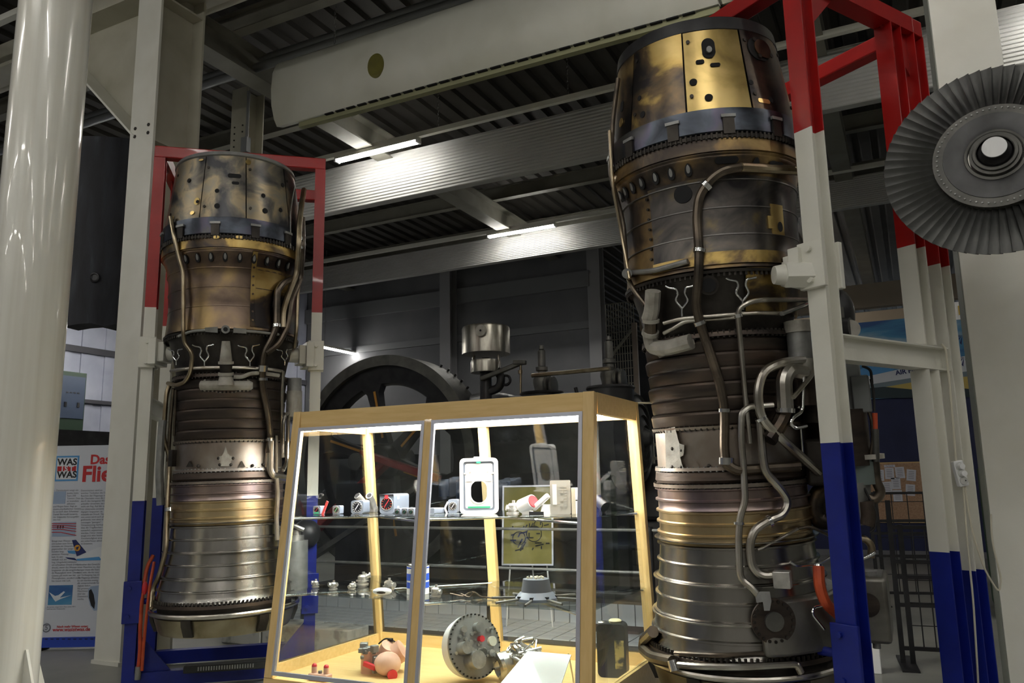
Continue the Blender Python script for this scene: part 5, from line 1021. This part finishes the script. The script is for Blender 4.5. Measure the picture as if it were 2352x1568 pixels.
rect(120, 1128, 152, 1157, inkp, .003, 'text_box'); lines(['Wieso kann', 'ein Jumbo', 'fliegen?'], 124, 1139, 6, 5.6, inkn)
rect(120, 1198, 175, 1232, inkp, .003, 'air_flow_picture')
for i, (ya, yb) in enumerate(((1202, 1202), (1206, 1208), (1210, 1214), (1215, 1220), (1222, 1229))):
    pts = [bp(120+k*6.9, lerp(ya, yb, max(0, (k-3)/5) if k > 3 else 0)) for k in range(9)]; MB().tube([(a, -.004, c) for a, c in pts], .004, 5).build('flow_line', inkr, sheet)
for k in range(3): rect(132+k*6, 1206, 135+k*6, 1213, inkk, .0055, 'arrow')
lines(['Bringt man Wasser-', 'schrauben zum Stroemen', 'entsteht ein Unterdruck', 'gegenueber der umge-', 'benden lang-', 'sameren Fluessig-', 'keit. Es ent-', 'wickelt sich ein', 'Sog. Umgekehrt entsteht', 'ein erhoehter Druck (Ueber-', 'druck), wenn das Wasser', 'langsamer als die umgeben-', 'de Fluessigkeit wird. Dieses', 'Gesetz gilt nicht nur bei', 'Fluessigkeiten, sondern auch', 'bei Gasen wie Luft.'], 119, 1244, 6.1, 5.6)
lines(['Je hoeher das Gewicht', 'einer Maschine ist, desto', 'laenger muss die Start-', 'bahn sein, die bis zum Abheben', 'zur Verfuegung hat. Damit', 'das Flugzeug abheben kann', 'ist ein starkes noetig,', 'die entsprechende Geschwin-', 'digkeit liefert.', 'Bei grossen', 'Maschinen', 'sind das', 'Duesentrieb-', 'werke.'], 178, 1298, 6.1, 5.6)
def poly(pts, mt, d, name): q = [bp(x, y) for x, y in pts]; q = q[::-1]; return MB().prism([(a, c) for a, c in q], (0, -d, 0), (1, 0, 0), (0, 0, 1), (0, 1, 0), .001).build(name, mt, sheet, smooth=False)
poly([(166, 1240), (175, 1239), (199, 1268), (177, 1277)], inkn, .006, 'tail_fin'); a, c = bp(178.5, 1258); MB().cyl((a, -.006, c), (a, -.0075, c), 9.5*SPX*.75, n=24).build('tail_disc', inko, sheet); poly([(175, 1257), (183, 1254), (180, 1260), (178, 1263)], inkn, .009, 'tail_emblem')
poly([(174, 1280), (199, 1268), (228, 1256), (235, 1256), (235, 1283), (228, 1285), (178, 1287)], inkw, .0045, 'fuselage'); poly([(155, 1264), (173, 1264), (174, 1272), (158, 1270)], inkb, .0045, 'tailplane'); poly([(150, 1279), (172, 1281), (178, 1287), (156, 1283)], inkn, .0045, 'tailplane'); poly([(176, 1283), (228, 1278), (235, 1286), (178, 1287)], inkb, .005, 'belly_shade')
rect(110, 1343, 168, 1389, skyb, .003, 'aircraft_photo'); poly([(113, 1359), (127, 1368), (135, 1366), (147, 1357), (150, 1359), (138, 1372), (165, 1366), (140, 1375), (128, 1381), (124, 1376)], inkw, .0045, 'small_airliner')
poly([(203, 1352), (210, 1346), (235, 1343), (235, 1400), (216, 1402), (207, 1390), (202, 1368)], inkp, .004, 'engine_nacelle'); poly([(205, 1356), (210, 1352), (216, 1365), (219, 1385), (217, 1398), (210, 1390), (205, 1372)], inkk, .0055, 'engine_intake')
lines(['Ein Jumbo wiegt beim Start etwa 350 t', 'und hat vier Triebwerke'], 108, 1395, 4.6, 4.2)
text('Noch mehr Wissen unter:', 6.6*SPX, inkr, sheet, TM(131, 1441), bold=.0008); text('www.wasistwas.de', 11.2*SPX, inkr, sheet, TM(121, 1449.5), bold=11*SPX*.02)
a, c = bp(107, 1441); MB().tube([(a+8.5*SPX*math.cos(k*PI/12), -.004, c+8.5*SPX*math.sin(k*PI/12)) for k in range(24)], .006, 6, closed=True).build('round_logo', inkg, sheet); text('5', 15*SPX, inkg, sheet, TM(103, 1446), bold=.002)
for k in range(10): rect(95+k*13, 1464, 101+k*13, 1467, inkn, .033, 'cassette_mark')
# ================================================================== TILED PLATFORM AND STEAM ENGINE
pl = thing('tiled_platform', 'white tiled platform step in front of the steam engine', 'platform', (-6.3, 6.3, 0))
MB().bx(0, 0, 0, 5.2, .77, .142).build('core', grout, pl, smooth=False); MB().bx(0, .78, 0, 5.2, 3.6, .33).build('riser_core', grout, pl, smooth=False)
ts = .158; first = None; fr = None
for j in range(5):
    for i in range(32):
        q = (i*ts+ts/2+.01, j*ts*.97+ts/2-.0, .142)
        if first is None: first = MB().bx(-ts/2+.005, -ts/2+.005, 0, ts/2-.005, ts/2-.005, .008).build('floor_tile', tilem, pl, smooth=False); first.location = q
        else: dup(first, pl, q)
for i in range(32):
    q = (i*ts+ts/2+.01, .78, .15)
    if fr is None: fr = MB().bx(-ts/2+.004, -.012, 0, ts/2-.004, 0, .185).build('riser_tile', tilem, pl, smooth=False); fr.location = q
    else: dup(fr, pl, q)
MB().bx(0, .77, .335, 5.2, .86, .36).build('coping', mat('brown_coping', (.2, .15, .09), .6), pl, smooth=False)
# flywheel
FW = (-5.80, 8.0, 1.70); RO = 1.318
t = thing('steam_engine_flywheel', 'huge dark iron flywheel behind the display case', 'flywheel', FW)
My2 = Matrix.Rotation(PI/2, 3, 'X')
MB().lathe([(RO, .0), (RO, -.42), (RO-.13, -.42), (RO-.13, -.40), (RO-.11, -.2), (RO-.13, -.02), (RO-.13, .0)], 96, M=My2, closed=True).build('rim', iron, t)
MB().lathe([(RO-.12, -.08), (RO-.34, -.10), (RO-.36, -.14), (RO-.36, -.22), (RO-.12, -.24)], 96, M=My2).build('inner_rim', black, t)
MB().lathe([(.001, .1), (.2, .1), (.22, .05), (.22, -.45), (.001, -.45)], 40, M=My2).build('hub', black, t)
om = mat('ochre_stripe', (.5, .23, .03), .5)
for k in range(6):
    a = k*PI/3+math.radians(103); d = Vector((math.cos(a), 0, math.sin(a))); s_ = Vector((-math.sin(a), 0, math.cos(a))); b = MB(); n = 7; vs = []
    for j in range(n):
        q = j/(n-1); r = lerp(.18, RO-.3, q); wd = .10-.03*math.sin(PI*q)+.09*max(0, (q-.8)/.2)**2
        for sx, sy in ((-1, .1), (1, .1), (1, .22), (-1, .22)): vs.append(d*r+s_*(wd*sx)+Vector((0, sy, 0)))
    b.add(vs, [(j*4+i, j*4+(i+1) % 4, j*4+4+(i+1) % 4, j*4+4+i) for j in range(n-1) for i in range(4)]+[(3, 2, 1, 0)]); o = b.build('spoke', black, t)
    MB().beam(d*.3+s_*-.03+Vector((0, .096, 0)), d*(RO-.42)+s_*-.03+Vector((0, .096, 0)), .03, .006, s_).build('ochre_stripe', om, o, smooth=False)
b = MB()
for k in range(5): a = math.radians(62-k*5.2); b.cyl((RO*math.cos(a), .40, RO*math.sin(a)), ((RO+.035)*math.cos(a), .40, (RO+.035)*math.sin(a)), .014, n=6)
b.build('barring_studs', black, t, kind='stuff')
MB().bx(-.35, .5, -1.36, .35, 1.1, -.2).bx(-.15, .5, -.2, .15, 1.1, .1).build('bearing_pedestal', black, t, smooth=False)
MB().bx(-.3, -.45, -1.36, .3, -.15, -.25).build('bearing_pedestal', black, t, smooth=False); MB().cyl((0, -.5, 0), (0, 1.1, 0), .1, n=20).build('axle', iron, t)
# steam engine body
SE = thing('steam_engine', 'black stationary steam engine with polished fittings behind the display case', 'steam engine', (0, 0, 0))
def P(x, y, v): return uv(x, y, v)
zb0 = .33
b = MB().bx(-4.4, 8.2, zb0, -1.2, 9.4, 1.0); b.build('bed', black, SE, smooth=False, bevel=.02)
MB().bx(-4.2, 8.3, 1.0, -2.2, 9.3, 1.6).build('crosshead_guide', black, SE, smooth=False, bevel=.05)
def drum(px, py0, py1, rp, v, mt, name, n=36, cap=0):
    a, c = P(px, py0, v), P(px, py1, v); D = dep(a); return MB().lathe([(.001, a.z), (rp/F*D*.97, a.z), (rp/F*D, a.z-.02), (rp/F*D, c.z), (.001, c.z)], n, (a.x, v, 0)).build(name, mt, SE)
pol = mat('polished_iron', (.42, .4, .34), .3, 1, ramp=[(.3, (.3, .28, .23)), (.7, (.5, .48, .42))], scale=5, stretch=(6, 6, 1))
gv = 8.0
drum(1116, 752, 814, 55, gv, pol, 'governor_pot'); drum(1116, 828, 856, 35, gv, pol, 'governor_base')
for px in (1088, 1145): MB().cyl(P(px, 814, gv), P(px, 830, gv), .018).build('governor_leg', pol, SE)
q = P(1141, 767, gv); D = dep(q); q = q+Vector((-.05, -.27, 0)); MB().cyl(q, q+Vector((0, -.03, 0)), .066, n=24).build('governor_dial', greyd, SE); MB().cyl(q+Vector((0, -.03, 0)), q+Vector((0, -.034, 0)), .012).build('dial_bore', dark, SE)
a = P(1116, 856, gv); MB().cyl(a, (a.x, a.y, 1.0), .07, n=20).build('governor_column', black, SE); MB().cyl(P(1116, 822, gv), P(1116, 830, gv), .05).build('governor_neck', black, SE)
MB().beam(P(1105, 870, gv-.1), P(1200, 832, gv-.1), .06, .05, (0, 1, 0)).build('governor_arm', iron, SE, bevel=.01); MB().beam(P(1180, 832, gv-.12), P(1208, 832, gv-.12), .06, .05, (0, 1, 0)).build('arm_head', iron, SE, bevel=.01)
MB().cyl(P(1196, 838, gv-.1), P(1196, 915, gv-.1), .014).cyl(P(1195, 850, gv-.1), P(1195, 858, gv-.1), .026).build('governor_rod', pipet, SE)
q = P(1162, 873, gv); MB().tube([q+Vector((.055*math.cos(k*PI/8), 0, .055*math.sin(k*PI/8))) for k in range(16)], .016, 8, closed=True).build('lifting_eye', black, SE)
MB().tube([P(1120, 900, gv), P(1148, 890, gv), P(1152, 865, gv), P(1140, 850, gv)], .05, 12, .08).build('curved_bracket', black, SE)
MB().sph(P(1120, 960, gv+.5), .42, 24, 14, (1.5, .8, .75)).build('bearing_cover', black, SE)
for px, py, v, sc in ((1246, 785, 7.9, 1.0), (1402, 772, 7.7, 1.08)):
    D = dep(P(px, py+50, v)); k = sc*D/F; c = P(px, py+118, v)
    pr = [(.001, 112), (5, 110), (6, 102), (4, 100), (8, 99), (9, 96), (9, 62), (14, 60), (14, 52), (9, 50), (10, 44), (20, 34), (21, 24), (18, 10), (18, 0)]
    MB().lathe([(r*k, c.z+z*k) for r, z in pr[::-1]], 28, (c.x, c.y, 0)).build('valve_dome', iron, SE)
    for dx_, dz_ in ((12, 18), (24, 14)):
        MB().lathe([(19*k, 0), (22*k, 3*k), (22*k, 8*k), (6*k, 10*k), (.001, 10*k)], 28, (c.x+dx_*k, c.y-.02, c.z+dz_*k), Matrix.Rotation(PI/2, 3, 'Y')).build('valve_disc', iron, SE)
    MB().lathe([(.001, 6*k), (50*k, 4*k), (52*k, 0), (49*k, -4*k), (48*k, -60*k), (.001, -60*k)], 40, (c.x, c.y, c.z-2*k)).build('valve_chest', black, SE)
MB().cyl(P(1222, 862, 7.6), P(1400, 846, 7.45), .022, n=12).build('valve_rod', pipet, SE)
MB().cyl(P(1326, 905, 7.8), P(1322, 890, 7.8), .02).build('oil_cup', black, SE)
# big horizontal cylinder with ringed end
c = P(1492, 1005, 7.9); D = dep(c); rr = 118/F*D; c.x -= .1
MB().lathe([(rr*.93, -1.5), (rr, -1.4), (rr*.97, -.3), (rr*1.02, -.25), (rr*1.02, -.1), (rr*.9, -.03), (rr*.86, -.0), (rr*.82, -.02), (rr*.66, .03), (rr*.64, .0), (rr*.45, .05), (rr*.43, .02), (rr*.25, .07), (rr*.22, .04), (rr*.12, .12), (.001, .14)], 56, c, Matrix.Rotation(PI/2, 3, 'Y')).build('main_cylinder', mat('worn_black_iron', (.06, .06, .06), .42, .5, ramp=[(.3, (.04, .04, .04)), (.7, (.09, .09, .088))], scale=4, bump=.1), SE, angle=25)
MB().bx(c.x-1.3, c.y-.4, zb0, c.x-.2, c.y+.4, c.z-rr*.5).build('cylinder_saddle', black, SE, smooth=False)
for i, (p0, p1, wd) in enumerate((((726, 1215), (890, 1060), .16), ((830, 1040), (1010, 1100), .12))):
    MB().beam(P(*p0, 7.6), P(*p1, 7.75), wd, .08, (0, 1, 0)).build('red_connecting_rod', mat('dark_red_paint%d' % i, (.22, .012, .015), .4), SE, smooth=False, bevel=.015)
MB().beam(P(700, 1290, 7.55), P(960, 1120, 7.65), .12, .06, (0, 1, 0)).build('steel_rod', iron, SE, smooth=False)
for px, py in ((1020, 1100), (1060, 1105), (1175, 1105), (1205, 1095)): MB().cyl(P(px, py, 7.6), P(px, py+40, 7.6), .06, n=18).build('oil_pot', mat('blue_black_%d' % px, (.03, .05, .1), .35), SE)
MB().bx(-4.9, 7.9, zb0, -4.2, 8.1, 1.25).bx(-3.9, 7.9, zb0, -3.3, 8.15, 1.1).build('pedestal', black, SE, smooth=False, bevel=.02)
MB().bx(-5.9, 7.3, zb0, -1.3, 7.75, .55).build('foundation_beam', mat('brown_black', (.045, .035, .025), .6), SE, smooth=False)
# railing
t = thing('railing', 'low railing of thin steel rods in front of the steam engine', 'railing')
for y in (1212, 1298): q = uv(1000, y, 6.36); MB().cyl((-6.2, 6.36, q.z), (-1.2, 6.36, q.z), .012, n=8).build('rail', grey, t)
for px in (1125, 700, 1500): q = uv(px, 1400, 6.36); MB().cyl((q.x, 6.36, .15), (q.x, 6.36, uv(1000, 1205, 6.36).z), .028, n=12).cyl((q.x, 6.36, .15), (q.x, 6.36, .24), .04, n=12).build('rail_post', black, t)
# easel with drawing
E0 = uv(1212, 1205, 6.75); t = thing('display_easel', 'drawing of an old engine in a silver frame on a thin easel', 'easel', (E0.x, 6.75, 0), .25)
D = dep(E0); W_, H_ = 112/F*D, 172/F*D; Mt = Matrix.Translation((0, 0, E0.z)) @ Matrix.Rotation(-.12, 4, 'X')
MB().bx(-W_/2, 0, -H_/2, W_/2, .01, H_/2, Mt).build('drawing', mat('old_paper', (.3, .27, .06), .7, ramp=[(.35, (.26, .23, .05)), (.65, (.34, .3, .08))], scale=6), t, smooth=False)
b = MB(); 
for a in ((-W_/2-.015, -H_/2-.015, W_/2+.015, -H_/2), (-W_/2-.015, H_/2, W_/2+.015, H_/2+.015), (-W_/2-.015, -H_/2, -W_/2, H_/2), (W_/2, -H_/2, W_/2+.015, H_/2)): b.bx(a[0], -.012, a[1], a[2], .014, a[3], Mt)
b.build('frame', alu, t, smooth=False); g = random.Random(3)
for k in range(26):
    x, z = g.uniform(-.17, .17), g.uniform(-.24, .0); L_ = g.uniform(.03, .09); a = g.choice((0, PI/2, .3, 1.2)); A_ = Vector((x, -.003, z)); B_ = A_+Vector((L_*math.cos(a), 0, L_*math.sin(a)*.7))
    MB().beam(Mt @ A_, Mt @ B_, .012, .002, (0, 0, 1) if abs(math.sin(a)) < .5 else (1, 0, 0)).build('ink_line', inkk, t, smooth=False)
for x, z, r in ((-.08, -.12, .06), (.06, -.08, .07), (.1, .0, .04)): MB().tube([Mt @ Vector((x+r*math.cos(k*PI/10), -.003, z+r*math.sin(k*PI/10))) for k in range(20)], .004, 5, closed=True).build('ink_wheel', inkk, t)
for x in (-.17, .17): MB().cyl((x, .0, E0.z-H_/2), (x*1.25, -.02, .15), .007, n=8).build('leg', plastic, t)
MB().cyl((0, .05, E0.z), (0, .3, .335), .007, n=8).build('leg', plastic, t)
tag(MB().bx(-2.75, 6.72, .152, -2.2, 6.95, .175).build('floor_mat', mat('brown_mat', (.09, .06, .05), .8), smooth=False), 'small brown mat lying on the white tiles', 'mat')
# ================================================================== RIGHT BACKGROUND
t = thing('aircraft_mural', 'wide sky and airliner mural board above the blue wall', 'mural', (0, 15.95, 0)); z0, z1 = 2.80, 4.24
MB().bx(-3.4, 0, z0, 2.6, .06, z1).build('board', skyb, t, smooth=False)
def mp_(x, y): q = uv(x, y, 15.95); return (q.x, q.z)
def mpoly(pts, mt, d, name): return MB().prism([mp_(x, y) for x, y in pts][::-1], (0, -d, 0), (1, 0, 0), (0, 0, 1), (0, 1, 0), .002).build(name, mt, t, smooth=False)
mpoly([(1950, 905), (1990, 880), (2060, 860), (2160, 850), (2245, 860), (2245, 905)], inky, .004, 'sunset'); mpoly([(1950, 915), (1960, 895), (2030, 888), (2105, 895), (2180, 888), (2245, 895), (2245, 912)], mat('hill_ink', (.03, .05, .06), .7), .008, 'hills')
mpoly([(1940, 882), (1975, 868), (2110, 838), (2245, 812), (2245, 850), (2105, 866), (1990, 884)], inkw, .010, 'airliner'); mpoly([(1960, 884), (2100, 850), (2245, 838), (2245, 862), (2105, 876), (1990, 896)], mat('belly_ink', (.2, .26, .3), .6), .007, 'airliner_belly')
a, c = mp_(2058, 861); text('AIR FRANCE', .115, inkn, t, Matrix.Translation((a, -.014, c)) @ Matrix.Rotation(PI/2, 4, 'X') @ Matrix.Rotation(.10, 4, 'Z'), bold=.004)
mpoly([(1972, 850), (2000, 838), (2060, 842), (2040, 858), (1985, 872)], inkb, .005, 'sea_patch')
for x, y in ((2210, 770), (2214, 820)): 
    for k in range(7): a = k*.5+.2; mpoly([(x, y), (x+26*math.cos(a)-2, y+18*math.sin(a)), (x+26*math.cos(a)+2, y+18*math.sin(a)+4)], inkn, .012, 'palm_leaf')
t = thing('pin_board', 'cork pin board with white notices on the blue wall', 'pin board', (0, 15.99, 0)); a, c = mp_(1972, 1197); a2, c2 = mp_(2122, 1062)
MB().bx(a, -.03, c, a2, -.008, c2).build('cork', cork, t, smooth=False)
b = MB().bx(a-.02, -.035, c-.02, a2+.02, -.004, c).bx(a-.02, -.035, c2, a2+.02, -.004, c2+.02).bx(a-.02, -.035, c, a, -.004, c2).bx(a2, -.035, c, a2+.02, -.004, c2); b.build('frame', wood, t, smooth=False)
hx, hz = mp_(2043, 1070); hp = MB().bx(hx-.09, -.036, hz-.022, hx+.09, -.031, hz+.022).build('heading_card', paper, t, smooth=False); text('Verkäufe', .035, inkn, hp, Matrix.Translation((hx, -.038, hz-.012)) @ Matrix.Rotation(PI/2, 4, 'X'), align='CENTER')
for x, y, r in ((2043, 1087, .02), (2067, 1085, -.03), (2093, 1091, .12), (2058, 1110, 0), (2038, 1119, -.05), (2062, 1138, 0), (2091, 1125, .1), (2020, 1091, .05), (2000, 1091, 0)):
    px_, pz_ = mp_(x, y); Mq = Matrix.Translation((px_, -.034, pz_)) @ Matrix.Rotation(r, 4, 'Y'); nt_ = MB().bx(-.075, -.002, -.10, .075, .002, .10, Mq).build('notice', paper, t, smooth=False)
    b = MB()
    for k in range(5): b.bx(-.045, -.004, .06-k*.03, .045, -.002, .067-k*.03, Mq)
    b.build('print_lines', inkg, nt_, smooth=False, kind='stuff')
# black wire racks
def rack(P0, rz, w_, h_, label):
    t = thing('wire_rack', label, 'rack', P0, rz, 'wire racks')
    for x in (0, .07, w_): MB().bx(x-.018, -.018, .012, x+.018, .018, h_ if x else h_*1.18).build('post', black, t, smooth=False)
    for z in (.12, h_*.42, h_*.62, h_*.73, h_*.98): MB().bx(.018, -.014, z-.014, w_-.018, .014, z+.014).build('bar', black, t, smooth=False)
    for k in range(1, 5): MB().cyl((.07+(w_-.07)*k/5, 0, .12), (.07+(w_-.07)*k/5, 0, h_*.98), .005, n=6).build('wire', black, t)
    for k in range(1, 6): MB().cyl((.07, 0, .12+h_*k/6.2), (w_, 0, .12+h_*k/6.2), .004, n=6).build('wire', black, t)
    for x in (.03, w_): MB().bx(x-.06, -.28, 0, x+.06, .28, .012).build('foot', black, t, smooth=False)
p = uz(2075, 1525, 0); rack((p.x, p.y, 0), .1, .5, 1.05, 'black wire rack standing nearest behind the right engine'); p = uz(2030, 1386, 0); rack((p.x-.05, p.y, 0), .2, .9, 1.25, 'black wire rack farther back before the blue wall')
tag(MB().bx(0, 0, 0, .12, .05, .42).build('white_sign_board', plastic, smooth=False, bevel=.006), 'small white board leaning on the floor beside the blue stand post', 'board').location = uz(1985, 1545, 0)+Vector((.0, .0, .0))
t = thing('green_machine', 'dark green machine with rusty pipes seen between the stand and the square pillar', 'machine', Vector((.95, 9.5, 0)))
MB().bx(-.3, 0, 0, .6, 1.2, 1.5).build('body', mat('machine_green', (.01, .06, .02), .5), t, smooth=False, bevel=.03); rust = mat('rusty_iron', (.12, .05, .03), .7, .3, ramp=[(.3, (.06, .03, .025)), (.7, (.2, .08, .04))], scale=8)
g = random.Random(4)
for k in range(8): q = Vector((g.uniform(-.25, .5), .1, 1.5)); MB().tube([q, q+Vector((0, 0, g.uniform(.3, .8))), q+Vector((g.uniform(-.3, .3), .1, g.uniform(.8, 1.1)))], .04, 10, .1).build('pipe', rust, t)
for k in range(5): MB().bx(-.2+k*.15, -.05, .3+k*.2, -.05+k*.15, 0, .45+k*.2).build('fitting', rust, t, smooth=False)
t = thing('emergency_switch', 'yellow and red emergency switch on a white plate right of the stand', 'switch', uv(2213, 712, 12)); MB().bx(-.12, 0, -.12, .12, .03, .12).build('plate', plastic, t, smooth=False); MB().bx(-.06, -.04, -.06, .06, 0, .06).build('box', mat('yellow_box', (.7, .45, .02), .5), t, smooth=False); MB().cyl((0, -.04, 0), (0, -.07, 0), .035).build('button', redp, t)
MB().bx(-.03, .0, -4.05, .03, .06, -.12).build('post', grey, t, smooth=False)
# net and goal post far behind
t = thing('safety_net', 'white knotted safety net with a post in the far hall', 'net'); V_ = 19
q0, q1 = uv(1385, 700, V_), uv(1462, 870, V_); b = MB()
for k in range(13): x = lerp(q0.x, q1.x, k/12); b.cyl((x, V_, q1.z-1.6), (x, V_, q0.z), .012, n=4, cap=False)
for k in range(20): z = lerp(q1.z-1.6, q0.z, k/19); b.cyl((q0.x, V_, z), (q1.x, V_, z), .012, n=4, cap=False)
b.build('mesh', cream, t, kind='stuff'); q = uv(1461, 800, V_); MB().bx(q.x-.06, V_-.1, 0, q.x+.06, V_-.02, uv(1461, 742, V_).z).build('post', mat('pale_post', (.75, .62, .5), .5), t, smooth=False)
MB().beam(uv(1395, 830, V_-.05), uv(1458, 748, V_-.05), .08, .05, (0, 1, 0)).build('brace', cream, t, smooth=False)
t = thing('barrier', 'cream barrier with three rails in the far hall behind the net', 'barrier')
for k in range(3): MB().bx(-6, 20, 1.9+k*.35, -2, 20.05, 1.98+k*.35).build('rail', cream, t, smooth=False)
for k in range(5): MB().bx(-6+k, 20.05, 0, -5.94+k, 20.1, 2.7).build('post', cream, t, smooth=False)
